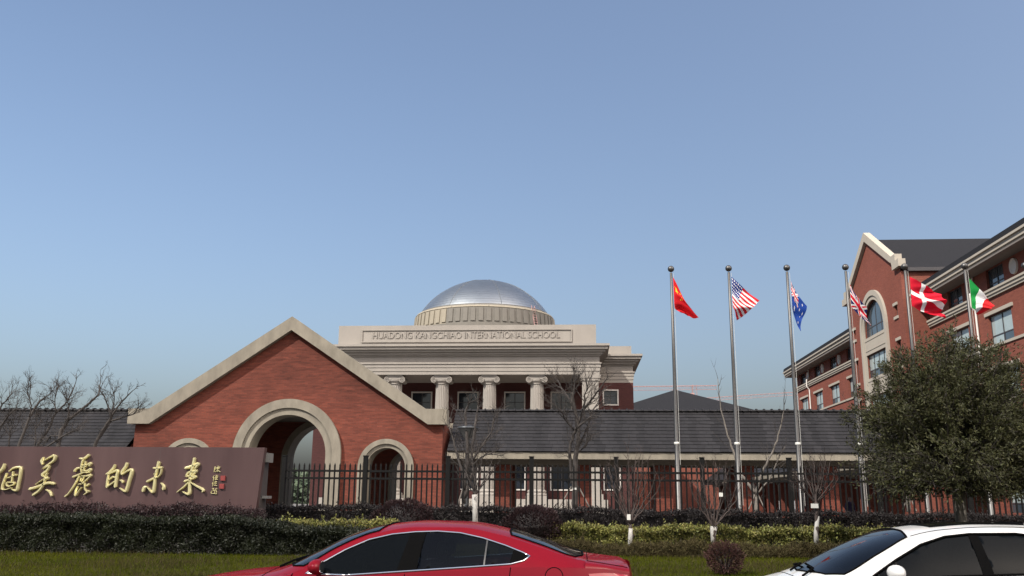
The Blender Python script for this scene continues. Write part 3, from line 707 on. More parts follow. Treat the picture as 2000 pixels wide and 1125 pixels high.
CH = [
 ('gilded character reading ge', c1, [[(85,375,16),(62,440,22),(0,515,18),(-50,560,10)], [(-10,520,15),(-18,640,16),(-25,790,14)], [(125,520,13),(95,600,15),(60,700,16),(52,765,18)],
  [(165,485,8),(230,437,14),(320,425,17),(342,445,20),(330,560,18),(305,680,18),(275,785,20),(200,765,5)], [(58,772,10),(120,772,9),(200,745,8)],
  [(225,495,11),(215,560,12),(205,640,10)], [(140,590,9),(200,570,9),(280,540,13)], [(125,665,12),(130,712,14),(175,722,10)], [(140,658,8),(240,665,13),(225,700,11),(180,712,8)]]),
 ('gilded character reading mei', c1, [[(700,270,11),(675,325,24),(682,375,14)], [(715,315,8),(790,272,12),(865,238,18)], [(882,248,24),(858,320,17),(770,385,13),(690,445,12)], [(690,445,10),(750,415,14),(792,405,12),(755,475,17),(682,540,20),(705,565,14)],
  [(760,515,9),(730,570,16),(715,640,16)], [(768,590,22),(735,602,16)], [(580,690,5),(690,615,8)], [(485,768,22),(560,745,18),(680,702,18),(780,670,20),(868,682,20)], [(722,640,14),(680,725,16),(620,800,18),(540,858,19)], [(745,775,8),(800,812,18),(825,868,15)]]),
 ('gilded character reading li', c1, [[(1268,285,11),(1330,290,16),(1410,232,18)], [(1330,290,15),(1302,360,13),(1290,450,11),(1302,520,11)], [(1360,330,9),(1350,400,10),(1330,480,9)], [(1300,392,8),(1380,385,12),(1440,360,18),(1420,400,13)],
  [(1188,480,18),(1222,445,14),(1290,430,10),(1380,410,8)], [(1310,470,10),(1380,480,12),(1438,455,18),(1410,500,13),(1312,502,8)], [(1165,575,15),(1230,550,14),(1320,510,10)], [(1262,560,13),(1220,640,14),(1160,740,12),(1090,838,11),(1042,880,14)],
  [(1300,560,8),(1380,560,12),(1438,545,18),(1400,600,12),(1290,690,9)], [(1290,590,10),(1280,640,10)], [(1340,565,9),(1302,650,10)], [(1250,690,8),(1340,670,10)], [(1350,680,10),(1350,760,12),(1380,802,12),(1412,800,16),(1335,852,7)], [(1412,690,16),(1372,720,10)], [(1240,722,10),(1205,790,14),(1200,868,16),(1258,792,8),(1300,740,7)]]),
 ('gilded character reading de', c2, [[(330,342,10),(310,390,17),(245,455,14),(215,470,12)], [(240,485,13),(226,580,16),(220,652,18)], [(250,470,10),(325,432,14),(368,428,18),(352,520,18),(335,648,20)], [(255,548,9),(300,512,12),(332,520,10)], [(235,640,11),(290,602,12),(330,572,9)],
  [(497,322,18),(480,370,18),(432,438,18),(432,474,13),(500,432,12),(560,412,19),(560,460,21),(530,560,20),(500,665,20),(475,712,17),(400,667,6)], [(405,555,7),(435,572,16),(440,592,10)]]),
 ('gilded character reading wei', c2, [[(942,306,20),(920,400,18),(890,520,16),(876,650,18),(855,725,18),(785,657,6)], [(872,388,14),(920,392,12),(985,380,16)], [(980,402,10),(965,470,10),(920,522,9)], [(875,470,6),(920,450,6)], [(780,576,14),(850,542,14),(925,512,10)], [(722,708,20),(742,662,21),(780,648,9)], [(975,597,8),(1010,640,18),(1005,682,20)]]),
 ('gilded character reading lai', c2, [[(1437,252,17),(1422,340,19),(1397,440,20),(1372,560,18),(1370,650,20),(1360,750,20),(1275,717,6)], [(1312,390,16),(1360,377,18),(1430,352,14),(1488,332,22),(1450,390,12)], [(1330,490,16),(1352,452,14),(1400,440,12),(1460,427,20),(1420,480,11)], [(1322,500,13),(1400,502,14),(1458,510,16),(1390,542,12),(1302,572,13)], [(1370,572,12),(1300,642,11),(1200,722,8)], [(1392,592,8),(1470,640,13),(1556,690,18),(1552,718,12)]]),
]
for lab, cv, st in CH:
    mb = MB()
    for s_ in st: stroke(mb, s_, cv, 1)
    mb.build('character', 'gold', sign, label=lab)
SG = [[[(1715,370),(1705,440)], [(1715,370),(1735,385),(1720,405)], [(1745,385),(1790,375)], [(1762,358),(1750,440)], [(1745,402),(1780,395)], [(1750,420),(1725,442)], [(1756,420),(1790,440)]],
      [[(1705,495),(1690,520),(1712,525)], [(1700,530),(1695,562)], [(1735,485),(1720,552)], [(1730,505),(1757,500)], [(1730,525),(1755,520)], [(1725,547),(1756,545)], [(1745,487),(1740,545)]],
      [[(1695,580),(1680,605)], [(1690,602),(1685,640)], [(1713,582),(1742,578)], [(1725,570),(1715,600)], [(1710,602),(1740,598)], [(1703,625),(1745,632)]],
      [[(1680,675),(1697,670),(1690,700)], [(1675,705),(1665,737),(1742,747)], [(1700,702),(1730,695)], [(1720,680),(1745,675)], [(1715,700),(1715,735)], [(1735,700),(1740,730)]]]
for s_ in SG:
    mb = MB()
    for q in s_: stroke(mb, [(a, b, 4.5) for a, b in q], c2, 1, .035)
    mb.build('signature_character', 'gold', sign)
for a, b in ((1830, 528), (1813, 641)):
    q0 = c2(a-34, b+34); q1 = c2(a+34, b-34); MB().box(q0.x, q1.x, SY-.05, SY-.002, q0.z, q1.z).build('seal', 'seal_red', sign)

# ------------------------------------------------------------------ iron fence
FY = 30.0
fence = thing('iron_fence', 'black iron picket fence in front of the gatehouse and walkway', 'fence', (0, FY, .3))
fx0, bay, nb = -9.87, 2.77, 11
post_me = MB().box(-.07, .07, -.07, .07, -.1, 2.70).box(-.08, .08, -.08, .08, 2.702, 2.74).mesh('post', 'iron')
pk = MB().box(-.024, .024, -.018, .018, 0, 2.34); pk.add([(-.024,-.018,2.34),(.024,-.018,2.34),(.024,.018,2.34),(-.024,.018,2.34),(0,0,2.42)], [(0,1,4),(1,2,4),(2,3,4),(3,0,4)]); pick_me = pk.mesh('picket', 'iron')
rail_me = MB().box(.072, bay-.072, -.03, .03, -.034, .034).mesh('rail', 'iron')
for k in range(nb):
    x = fx0+k*bay; link('post', post_me, fence, loc=(x, FY, .3))
    if k == nb-1: break
    for z in (2.53, 2.29, .55): link('rail', rail_me, fence, loc=(x, FY, z))
    for j in range(1, 16): link('picket', pick_me, fence, loc=(x+bay*j/16, FY, .38))

# ------------------------------------------------------------------ flagpoles and flags
PY = 34.0; px_ = [3.615+2.2*k for k in range(7)]
pole_me = MB().lathe([(.14, 0), (.14, .08), (.088, .1), (.084, 3.4), (.078, 3.42), (.062, 6.5), (.048, 9.93), (.03, 9.94)], n=16).mesh('pole', 'steel', True)
ball_me = MB().ellipsoid((0, 0, 10.09), (.125, .125, .125), 20, 14).mesh('finial_ball', 'steel', True)
coll_me = MB().lathe([(.09, 3.38), (.098, 3.39), (.098, 3.46), (.08, 3.47)], n=16).mesh('collar', 'tag', True)
flab = ['red flag with yellow stars', 'striped flag with a blue star canton', 'blue flag with a small crossed canton and white stars', 'blue flag with red and white crosses', 'red flag with a white cross', 'green, white and red flag']
for k in range(7):
    t = thing('flagpole', ('steel flagpole flying the '+flab[k]) if k < 6 else 'steel flagpole cut by the right edge, only its ball showing', 'flagpole', (px_[k], PY, .3), 'flagpoles in a row behind the fence')
    link('pole', pole_me, t, loc=(px_[k], PY, .3)); link('finial_ball', ball_me, t, loc=(px_[k], PY, .3)); link('collar', coll_me, t, loc=(px_[k], PY, .3))
    MB().tube([(px_[k]+.11, PY-.03, 1.5), (px_[k]+.09, PY-.03, 10.2)], .006, 4).build('halyard', 'tag', t)
def star(x, y, cx, cy, r, n=5, rot=0., inner=.382, asp=1.):
    dx, dy = (x-cx)*asp, y-cy; rr = math.hypot(dx, dy)
    if rr > r: return False
    a = (math.atan2(dx, -dy)+rot) % (2*math.pi/n); a = min(a, 2*math.pi/n-a); h = math.pi/n
    x1, y1 = r, 0.; x2, y2 = r*inner*math.cos(h), r*inner*math.sin(h); qx, qy = rr*math.cos(a), rr*math.sin(a)
    return (x2-x1)*(qy-y1)-(y2-y1)*(qx-x1) >= 0
RED, WHT, BLU, YEL = (.62, .012, .018), (.80, .79, .77), (.012, .035, .22), (.85, .52, .02)
def jack(u, v):                      # u,v in 0..1, v down
    x, y = (u-.5)*2, v-.5
    if abs(y) < .1 or abs(x) < .1: return (.60, .012, .03)
    if abs(y) < .1667 or abs(x) < .1667: return WHT
    d1 = abs(x-2*y)/2.236; d2 = abs(x+2*y)/2.236
    if min(d1, d2) < .035: return (.60, .012, .03)
    if min(d1, d2) < .1: return WHT
    return (.010, .018, .10)
def f_cn(u, v):
    if star(u*1.5, v, .25, .25, .15): return YEL
    for cx, cy in ((.5, .1), (.6, .2), (.6, .35), (.5, .45)):
        if star(u*1.5, v, cx, cy, .055): return YEL
    return RED
def f_us(u, v):
    if u < .4 and v < 7/13:
        i, j = u/.4*6, v/(7/13)*5
        return WHT if math.hypot((i % 1)-.5, (j % 1)-.5) < .27 else (.014, .03, .19)
    return (.60, .02, .03) if int(v*13) % 2 == 0 else WHT
def f_au(u, v):
    if u < .5 and v < .5: return jack(u*2, v*2)
    for cx, cy, r, n in ((.25, .76, .13, 7), (.75, .84, .07, 7), (.62, .45, .07, 7), (.75, .17, .07, 7), (.86, .38, .07, 7), (.80, .55, .04, 5)):
        if star(u*2, v, cx*2, cy, r, n, 0, .5): return WHT
    return (.018, .06, .30)
def f_dk(u, v):
    return WHT if abs(v-.5) < .075 or abs(u-.37) < .055 else (.60, .010, .03)
def f_it(u, v): return (.01, .26, .05) if u < 1/3 else (WHT if u < 2/3 else (.62, .02, .025))
def flag(label, fn, k, q, folds, amp, seed):
    nu, nv = 84, 60; g = random.Random(seed); ph = g.uniform(0, 6)
    C4 = [P(*c, PY) for c in q]      # TL, TR, BR, BL
    V = []; F = []
    for j in range(nv+1):
        for i in range(nu+1):
            u, v = i/nu, j/nv
            top = C4[0].lerp(C4[1], u); bot = C4[3].lerp(C4[2], u)
            p = top.lerp(bot, v)
            sag = .10*math.sin(math.pi*u)*(1-.5*v)
            w = u**.7; a = folds*2*math.pi*(u*.45+v*.85)+ph
            y = amp*w*(math.sin(a)+.35*math.sin(2.3*a+1+3*u)) + .45*u*(v-.5)*g.choice([1, 1])
            sx2 = .35*amp*w*math.cos(a+.4)
            V.append((p.x+sx2, PY-.05+y, p.z-sag*.5+.12*amp*w*math.sin(1.7*a)))
    F = [(j*(nu+1)+i, j*(nu+1)+i+1, (j+1)*(nu+1)+i+1, (j+1)*(nu+1)+i) for j in range(nv) for i in range(nu)]
    me = npmesh('flag', V, F, 'flag_cloth', True)
    at = me.attributes.new('print', 'FLOAT_COLOR', 'FACE')
    cols = []
    for j in range(nv):
        for i in range(nu): cols += list(fn((i+.5)/nu, (j+.5)/nv))+[1]
    at.data.foreach_set('color', cols)
    tag(link('flag', me), label, 'flag', 'flags on the row of flagpoles')
flag('red flag with yellow stars hanging from the first pole', f_cn, 0, [(1314,541),(1362,626),(1340,612),(1317,602)], 1.3, .16, 1)
flag('red and white striped flag with a blue star canton', f_us, 1, [(1428,541),(1483,590),(1443,623),(1431,600)], 1.1, .12, 2)
flag('blue flag with a small crossed canton and white stars', f_au, 2, [(1544,550),(1571,602),(1564,647),(1547,603)], 1.2, .08, 3)
flag('narrow drooping blue flag with red and white crosses', jack, 3, [(1659,556),(1686,603),(1702,636),(1662,599)], 1.3, .07, 4)
flag('red flag with a white cross in front of the gabled bay', f_dk, 4, [(1776,541),(1838,578),(1846,621),(1780,598)], 1.7, .17, 5)
flag('green, white and red flag beside the right wing', f_it, 5, [(1892,545),(1941,600),(1916,612),(1897,602)], 1.2, .13, 6)

# ------------------------------------------------------------------ lamp post
b0 = P(911, 985, 33); lx = b0.x; zt = P(911, 836, 33).z; zb = P(911, 859, 33).z
lamp = thing('lamp_post', 'grey park lamp post with a cone shaped lantern', 'lamp post', (lx, 33, .3))
MB().lathe([(.12, .3), (.12, .4), (.085, .45), (.08, zb-.25), (.10, zb-.22), (.10, zb), (.05, zb+.01)], (lx, 33, 0), 14).build('pole', 'lamp_metal', lamp, True)
MB().lathe([(.09, zb+.01), (.33, zt-.06), (.36, zt-.04)], (lx, 33, 0), 20).build('lantern_cone', 'lamp_glass', lamp, True)
MB().lathe([(.36, zt-.04), (.40, zt-.02), (.39, zt+.03), (.2, zt+.07), (.001, zt+.08)], (lx, 33, 0), 20).build('lantern_cap', 'lamp_metal', lamp, True)
for k in range(4):
    a = k*math.pi/2+.5; MB().tube([(lx+.10*math.cos(a), 33+.10*math.sin(a), zb+.01), (lx+.365*math.cos(a), 33+.365*math.sin(a), zt-.05)], .014, 4).build('cage_bar', 'lamp_metal', lamp)

# ------------------------------------------------------------------ hedges and shrubs
def hedge(name, label, cat, x0, x1, y0, y1, zt, m, size, n, seed, amp=.08, taper=.08, core='leaf_dark', aspect=.5, xin=0., zmin=None):
    g = np.random.default_rng(seed)
    xc = (x0+x1)/2; t = thing(name, label, cat, (xc, (y0+y1)/2, gz((y0+y1)/2)))
    ph = g.uniform(0, 6, 6)
    def top(x): return (np.interp(x, zt[0], zt[1]) if isinstance(zt, tuple) else zt) + amp*(np.sin(x*1.7+ph[0])*.5+np.sin(x*4.3+ph[1])*.35+np.sin(x*9.1+ph[2])*.3)
    x = g.uniform(x0, x1, n); which = g.random(n); zz = top(x); yy_ = g.uniform(y0, y1, n)
    gr = np.array([gz(v) for v in np.linspace(y0, y1, 9)]); gb = np.interp(yy_, np.linspace(y0, y1, 9), gr)
    z = np.where(which < .42, zz-np.abs(g.normal(0, .05, n))+g.normal(0, .03, n), gb+(zz-gb)*g.random(n)**.8)
    front = (which >= .42); dep = np.abs(g.normal(0, .07, n)); hz = np.clip((z-gb)/(zz-gb+1e-6), 0, 1)
    yy_ = np.where(front, y0+dep-.07*np.sin(x*2.3+ph[3]+z*3)-.06*np.sin(x*7.7+ph[4]-z*6)-.04*np.sin(x*15+z*14+ph[5])+taper*hz, yy_)
    e = (which > .96); x = np.where(e & (g.random(n) < .5), x0+dep, np.where(e, x1-dep, x)); yy_ = np.where(e, g.uniform(y0, y1, n), yy_)
    pts = np.stack([x, yy_, z], 1)
    ns_ = int((x1-x0)*9); sx3 = g.uniform(x0, x1, ns_); sy3 = g.uniform(y0, (y0+y1)/2, ns_); sh = []; sprig = MB()      # young shoots above the clipped top
    for q in range(ns_):
        hgt = g.uniform(.05, .20); b3 = np.array([sx3[q], sy3[q]+taper, float(top(sx3[q]))-.06]); t3 = b3+np.array([g.normal(0, .05), g.normal(0, .05), hgt+.06])
        sprig.tube([b3, t3], [.005, .003], 3, cap=False); k3 = int(g.integers(5, 12)); sh.append(b3+(t3-b3)*g.uniform(.3, 1, (k3, 1))+g.normal(0, .015, (k3, 3)))
    pts = np.concatenate([pts]+sh)
    v, f = leaves(pts, size, aspect, .5, seed+1); me = npmesh('foliage', v, f, m); o = link('foliage', me, t); o['kind'] = 'stuff'
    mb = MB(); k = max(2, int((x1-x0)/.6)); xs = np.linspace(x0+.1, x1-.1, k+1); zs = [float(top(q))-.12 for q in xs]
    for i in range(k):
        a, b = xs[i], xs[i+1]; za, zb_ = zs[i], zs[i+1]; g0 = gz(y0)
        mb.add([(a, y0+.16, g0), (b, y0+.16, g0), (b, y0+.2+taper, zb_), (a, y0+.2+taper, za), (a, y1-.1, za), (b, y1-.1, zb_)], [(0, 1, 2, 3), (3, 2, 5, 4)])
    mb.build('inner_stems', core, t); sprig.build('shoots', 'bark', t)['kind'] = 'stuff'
    return t
X_ = lambda px, Y: P(px, 1000, Y).x
hedge('hedge', 'dark green clipped hedge along the lawn, left of the red car', 'hedge', X_(-40, 22.8), X_(860, 22.8), 22.6, 24.4, ([X_(-40, 22.8), X_(480, 22.8), X_(580, 22.8), X_(860, 22.8)], [1.13, 1.08, .90, .74]), 'leaf_green', .062, 82000, 21, .05, .25)
hedge('hedge', 'purple-leaved hedge at the foot of the granite name wall', 'hedge', X_(-40, 26.3), X_(505, 26.3), 25.9, 27.0, 1.33, 'leaf_purple', .06, 26000, 22, .10)
hedge('hedge', 'small yellow-green hedge in front of the gate arches', 'hedge', X_(545, 25.2), X_(770, 25.2), 24.9, 26.0, 1.0, 'leaf_yellow', .075, 9000, 23, .06)
hedge('hedge', 'long yellow-green hedge behind the white-trunked saplings', 'hedge', X_(1080, 27), X_(1900, 27), 26.9, 27.9, .88, 'leaf_yellow', .075, 36000, 24, .08, .3)
hedge('hedge', 'long dark purple hedge along the iron fence', 'hedge', X_(500, 29), X_(2150, 29), 28.6, 29.6, ([X_(500, 29), X_(1000, 29), X_(1900, 29)], [1.38, 1.36, 1.28]), 'leaf_dark', .058, 80000, 25, .06)
hedge('ground_cover', 'low dry brown shrubs between the lawn and the yellow hedge', 'shrubs', X_(1060, 24), X_(1750, 24), 23.6, 25.4, .52, 'dry_grass', .10, 26000, 26, .10, .5, aspect=.2)
def shrub(label, px, Y, top, hw, m, seed, n=6000, size=.06, core=True, shell=.10):
    c = P(px, 1000, Y); zt_ = P(px, top, Y).z; g0 = gz(Y); h = zt_-g0; t = thing('shrub', label, 'shrub', (c.x, Y, g0))
    g = np.random.default_rng(seed); d = g.normal(size=(n, 3)); d /= np.linalg.norm(d, axis=1)[:, None]
    r = (1-np.abs(g.normal(0, shell, n)))*(1+.10*np.sin(d[:, 0]*6+seed)*np.sin(d[:, 2]*7))
    pts = np.stack([c.x+d[:, 0]*hw*r, Y+d[:, 1]*hw*.9*r, g0+h*.5+d[:, 2]*h*.5*r], 1)
    v, f = leaves(pts, size, .5, .5, seed); o = link('foliage', npmesh('foliage', v, f, m), t); o['kind'] = 'stuff'
    mb = MB()
    for k in range(9):
        a = k*.7; mb.tube([(c.x, Y, g0-.05), (c.x+hw*.35*math.cos(a), Y+hw*.35*math.sin(a), g0+h*.4), (c.x+hw*.75*math.cos(a), Y+hw*.75*math.sin(a), g0+h*.8)], [.025, .018, .008], 5)
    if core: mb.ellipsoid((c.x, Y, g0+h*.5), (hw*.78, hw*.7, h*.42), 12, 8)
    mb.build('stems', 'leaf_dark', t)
shrub('round purple shrub before the small arch', 788, 27.4, 975, .95, 'leaf_purple', 31, 9000, .07, True, .15)
shrub('rounded purple shrub behind the red car roof', 1040, 27.2, 989, .85, 'leaf_purple', 32, 8000, .07, True, .15)
shrub('small rusty purple bush on the lawn between the cars', 1412, 20.0, 1058, .40, 'bush_rust', 33, 3600, .045, False, .28)
# grass blades
g = np.random.default_rng(40)
def blades(name, label, n, x0, x1, y0, y1, h, m, seed, thr):
    g = np.random.default_rng(seed); x = g.uniform(x0, x1, n); y = g.uniform(y0, y1, n)
    k = np.sin(x*1.3+y*.7)+np.sin(x*.6-y*1.9+2)+g.normal(0, .6, n); keep = k > thr; x, y = x[keep], y[keep]; n = len(x)
    z = np.interp(y, np.linspace(10, 30, 81), [gz(q) for q in np.linspace(10, 30, 81)])
    a = g.uniform(0, 6.28, n); w = .007; H = h*g.uniform(.5, 1.3, n); ln = g.normal(0, .35, (n, 2))*H[:, None]
    p = np.stack([x, y, z], 1); s_ = np.stack([np.cos(a)*w, np.sin(a)*w, 0*a], 1)
    v = np.stack([p-s_, p+s_, p+np.stack([ln[:, 0], ln[:, 1], H], 1)], 1).reshape(-1, 3)
    o = link(name, npmesh(name, v, np.arange(3*n).reshape(-1, 3), m)); o['label'] = label; o['category'] = 'grass'; o['kind'] = 'stuff'
blades('grass', 'short green lawn grass behind the parked cars', 150000, -15, 12, 15.5, 24.5, .07, 'grass', 41, -9)
blades('dry_grass', 'straw-coloured tufts of dry grass in the lawn', 60000, -15, 13, 16.5, 25.0, .13, 'dry_grass', 42, .3)

# ------------------------------------------------------------------ bare trees
def twig(mb, g, p, d, L, r, lev, up, kids, spread):
    p = Vector(p); pts = [p.copy()]; d = d.normalized(); n = 4
    for i in range(n):
        d = (d + Vector((g.gauss(0, .16), g.gauss(0, .16), g.gauss(0, .12)+up*.12))).normalized(); p = p+d*(L/n); pts.append(p.copy())
    mb.tube(pts, [r*(1-.75*i/n) for i in range(n+1)], 4 if r > .012 else 3, cap=False)
    if lev <= 0: return
    for k in range(kids):
        t = g.uniform(.25, 1.0); i = min(int(t*n), n-1); q = pts[i].lerp(pts[i+1], t*n-i)
        ax = Vector((g.gauss(0, 1), g.gauss(0, 1), g.gauss(0, 1))); ax = (ax - d*ax.dot(d)).normalized()
        a = g.uniform(.5, 1.0)*spread
        twig(mb, g, q, d*math.cos(a)+ax*math.sin(a), L*g.uniform(.45, .72), r*.55, lev-1, up, kids, spread)
def bare_tree(label, Y, limbs, m='bark', seed=0, side=7, tl=1.1, tr=.016, lev=3, kids=3, up=.5, spread=.8, wash=None, tagp=None, twig_m=None, stakes=None, minf=.25, depth=.5):
    g = random.Random(seed); first = P(*limbs[0][0][0], Y); t = thing('bare_tree', label, 'tree', (first.x, Y, gz(Y)))
    tm, cm = MB(), MB()
    for pts, r0, r1 in limbs:
        dz = g.uniform(-depth, depth); n = len(pts); V = []
        for i, q in enumerate(pts): V.append(P(*q, Y+dz*(i/(n-1))**1.5))
        W = []
        for i in range(n-1):
            for k in range(4): W.append(V[i].lerp(V[i+1], k/4)+Vector((g.gauss(0, .012), g.gauss(0, .012), 0))*(1 if i+k else 0))
        W.append(V[-1]); mm = len(W)
        tm.tube(W, [r0+(r1-r0)*(i/(mm-1)) for i in range(mm)], 8 if r0 > .05 else 6)
        for k in range(side):
            f_ = minf+(1-minf)*(k+g.random())/side; i = min(int(f_*(mm-1)), mm-2); q = W[i]; d = (W[i+1]-W[i]).normalized()
            ax = Vector((g.gauss(0, 1), g.gauss(0, .8), g.gauss(0, .6))); ax = (ax-d*ax.dot(d)).normalized(); a = g.uniform(.45, 1.0)*spread
            twig(cm, g, q, d*math.cos(a)+ax*math.sin(a), tl*(1.15-.5*f_)*g.uniform(.7, 1.2), tr, lev, up, kids, spread)
        twig(cm, g, W[-1], (W[-1]-W[-2]), tl*.8, max(r1, .008), lev, up, kids, spread)
    tr_o = tm.build('trunk', m, t, True); cm.build('crown', twig_m or m, t)
    if wash:
        pts, r0, r1 = wash; V = [P(*q, Y) for q in pts]
        MB().tube(V, [r0+(r1-r0)*i/(len(V)-1) for i in range(len(V))], 10).build('limewash_band', 'limewash', tr_o, True)
    if tagp:
        c = P(*tagp[0], Y-.12); w, h = tagp[1]; MB().box(c.x-w, c.x+w, Y-.13, Y-.12, c.z-h, c.z+h).build('name_plate', 'tag', t)
    for s_ in stakes or []:
        MB().tube([P(*s_[0], Y-.2), P(*s_[1], Y)], .025, 5).build('support_stake', 'bark_pale', t)
    return t
zc = lambda *pts: [(a/3.571, 700+b/3.571) for a, b in pts]
bare_tree('leafless tree over the left end of the name wall', 34.5, [([(-18, 985)]+zc((-30, 600), (0, 480), (60, 400), (110, 350)), .07, .02), (zc((60, 620), (70, 520), (90, 460)), .035, .015), (zc((-30, 560), (0, 340), (50, 290), (90, 230)), .05, .012)], seed=51, side=11, tl=.72)
bare_tree('leafless tree behind the name wall, tallest twigs of the group', 34.0, [([(30, 985)]+zc((130, 610), (205, 410), (270, 305), (328, 262)), .075, .025), (zc((205, 410), (220, 330), (192, 240), (200, 165)), .035, .010)], seed=52, side=11, tl=.66)
bare_tree('leafless forked tree behind the character reading mei', 34.6, [([(62, 985)]+zc((262, 605), (340, 490), (390, 380), (470, 300), (520, 190)), .07, .02), (zc((242, 640), (248, 490), (300, 420)), .035, .012), (zc((390, 380), (385, 280), (400, 190)), .03, .009)], seed=53, side=10, tl=.66)
bare_tree('leafless tree with a dark thick trunk behind the character reading li', 33.8, [([(112, 985)]+zc((405, 605), (430, 500), (475, 430), (600, 330), (690, 250), (700, 170)), .10, .018), (zc((475, 430), (480, 330), (442, 240)), .04, .012), (zc((320, 620), (440, 540), (560, 480)), .04, .012), (zc((420, 540), (350, 540), (310, 590)), .03, .012)], seed=54, side=10, tl=.66)
bare_tree('leafless tree reaching over the kneeler stone of the gate', 34.2, [([(178, 985)]+zc((660, 605), (720, 500), (770, 420), (830, 320), (910, 240)), .085, .022), (zc((690, 560), (780, 430), (730, 270), (690, 210)), .045, .012), (zc((760, 440), (930, 390), (985, 320)), .035, .012), (zc((770, 420), (800, 290), (782, 200)), .035, .01)], seed=55, side=9, tl=.55)
z4 = lambda *pts: [(860+a/3.571, 760+b/3.571) for a, b in pts]
bare_tree('dark bare tree behind the lamp post', 32.6, [(z4((165, 800), (160, 600), (100, 400), (62, 250)), .075, .02), (z4((165, 700), (190, 480), (180, 280), (175, 160)), .07, .045), (z4((170, 760), (228, 560), (218, 450), (250, 205)), .065, .04), (z4((220, 500), (300, 380), (355, 300), (372, 215)), .045, .02), (z4((215, 540), (290, 470), (370, 440)), .03, .01)],
          seed=56, side=8, tl=.85, stakes=[((893, 990), (905, 950))])
bare_tree('tall bare tree with a double trunk before the right walkway', 32.4, [(z4((943, 830), (940, 700), (940, 560), (945, 470), (960, 380), (965, 270), (948, 180), (930, 100), (920, 20)), .115, .035), (z4((915, 660), (910, 560), (905, 400), (930, 310), (950, 270)), .055, .05), (z4((960, 240), (1000, 140), (1050, 80), (1110, 0)), .06, .025),
          (z4((945, 170), (900, 70), (850, 0), (820, -60)), .045, .015), (z4((935, 290), (865, 200), (840, 140)), .04, .02), (z4((975, 380), (1030, 260), (1060, 150), (1100, 90)), .04, .015), (z4((960, 440), (1010, 405), (1030, 350)), .03, .012), (z4((1000, 140), (1010, 40), (1040, -60)), .04, .012), (z4((925, 60), (935, -40), (960, -100)), .035, .01)],
          seed=57, side=8, tl=.75, tagp=((1122.5, 954.5), (.06, .035)), stakes=[((1092, 992), (1116, 950)), ((1152, 992), (1130, 950))])
bare_tree('pale V-forked bare tree between second and third flagpoles', 36.5, [([(1477, 1000), (1477, 975), (1474, 962)], .09, .085), ([(1474, 962), (1462, 945), (1446, 925), (1432, 880), (1418, 840), (1408, 800), (1402, 740)], .07, .012), ([(1476, 965), (1482, 940), (1492, 915), (1510, 880), (1524, 840), (1530, 800), (1532, 765)], .06, .010), ([(1478, 965), (1500, 940), (1516, 905), (1534, 870)], .035, .010)],
          'bark_pale', 58, 10, .75, .014, 1, 2, .35, .75, twig_m='bark', stakes=[((1462, 995), (1475, 965)), ((1494, 995), (1480, 965))])
bare_tree('pale forked bare tree behind the evergreen tree', 36.0, [([(1774, 1000), (1773, 970), (1772, 945)], .09, .08), ([(1772, 950), (1752, 925), (1740, 895), (1725, 860), (1660, 790)], .05, .01), ([(1773, 945), (1772, 925), (1776, 900), (1790, 850)], .05, .012), ([(1774, 955), (1792, 940), (1812, 905), (1830, 870)], .05, .012)], 'bark_pale', 59, 7, .7, .014, 1, 2, .35, .75, twig_m='bark', stakes=[((1762, 995), (1772, 975)), ((1790, 998), (1778, 972))])
def vase(label, px, fork, base, Y, hw, top, seed, n=9, m='twig_red', **kw):
    g = random.Random(seed); limbs = [([(px, base), (px+1, (base+fork)/2), (px, fork)], kw.pop('r0', .055), .045)]
    for k in range(n):
        e = -1+2*(k+.5)/n+g.uniform(-.1, .1); tx = px+hw*e; ty = top+abs(e)*(fork-top)*.35+g.uniform(0, 25)
        limbs.append(([(px, fork+2), (px+hw*e*.45, fork-(fork-ty)*.35), (px+hw*e*.85, fork-(fork-ty)*.68), (tx, ty)], .020, .006))
    return bare_tree(label, Y, limbs, m, seed, 6, .40, .008, 1, 3, .6, .7, **kw)
vase('small bare tree with a whitewashed trunk beside the lamp post', 928, 965, 1035, 26.3, 42, 868, 61, 8, m='bark', wash=([(928, 1040), (928, 1000), (927, 966)], .075, .078))
vase('bushy bare sapling with a whitewashed trunk right of the red car', 1231, 1022, 1072, 26.0, 62, 870, 62, 13, wash=([(1231, 1074), (1231, 1050), (1232, 1032)], .068, .055), tagp=((1228, 1010), (.05, .075)))
vase('bare sapling with a trunk flared in white wrapping', 1394, 1030, 1062, 26.6, 52, 885, 63, 11, wash=([(1392, 1066), (1393, 1045), (1394, 1028)], .045, .105), tagp=((1408, 966), (.055, .055)))
vase('bare sapling with a white name plate at the fork', 1594, 980, 1064, 26.2, 50, 885, 64, 13, wash=([(1595, 1066), (1594, 1040), (1597, 1008)], .075, .055), tagp=((1591, 988), (.10, .06)))

# ------------------------------------------------------------------ evergreen tree
EY = 24.0; ec = P(1858, 1000, EY); ev = thing('evergreen_tree', 'dense round evergreen tree above the white car', 'tree', (P(1872, 1000, EY).x, EY, gz(EY)))
g = random.Random(71); ng = np.random.default_rng(71)
tm = MB(); bx_ = P(1872, 1000, EY).x; fk = P(1872, 945, EY).z
tm.tube([(bx_-.03, EY, gz(EY)-.05), (bx_, EY, 1.2), (bx_+.02, EY, fk-.1), (bx_+.05, EY, fk+.6)], [.11, .095, .085, .06], 10)
tm.tube([(bx_+.10, EY+.05, gz(EY)-.05), (bx_+.12, EY, 1.2), (bx_+.2, EY+.05, fk), (bx_+.5, EY+.1, fk+.7)], [.08, .07, .06, .04], 8)
cen = np.array([P(1858, 800, EY).x, EY, P(1858, 800, EY).z+.05]); rad = np.array([2.62, 2.3, 2.2])
br = MB(); LP, LD = [], []
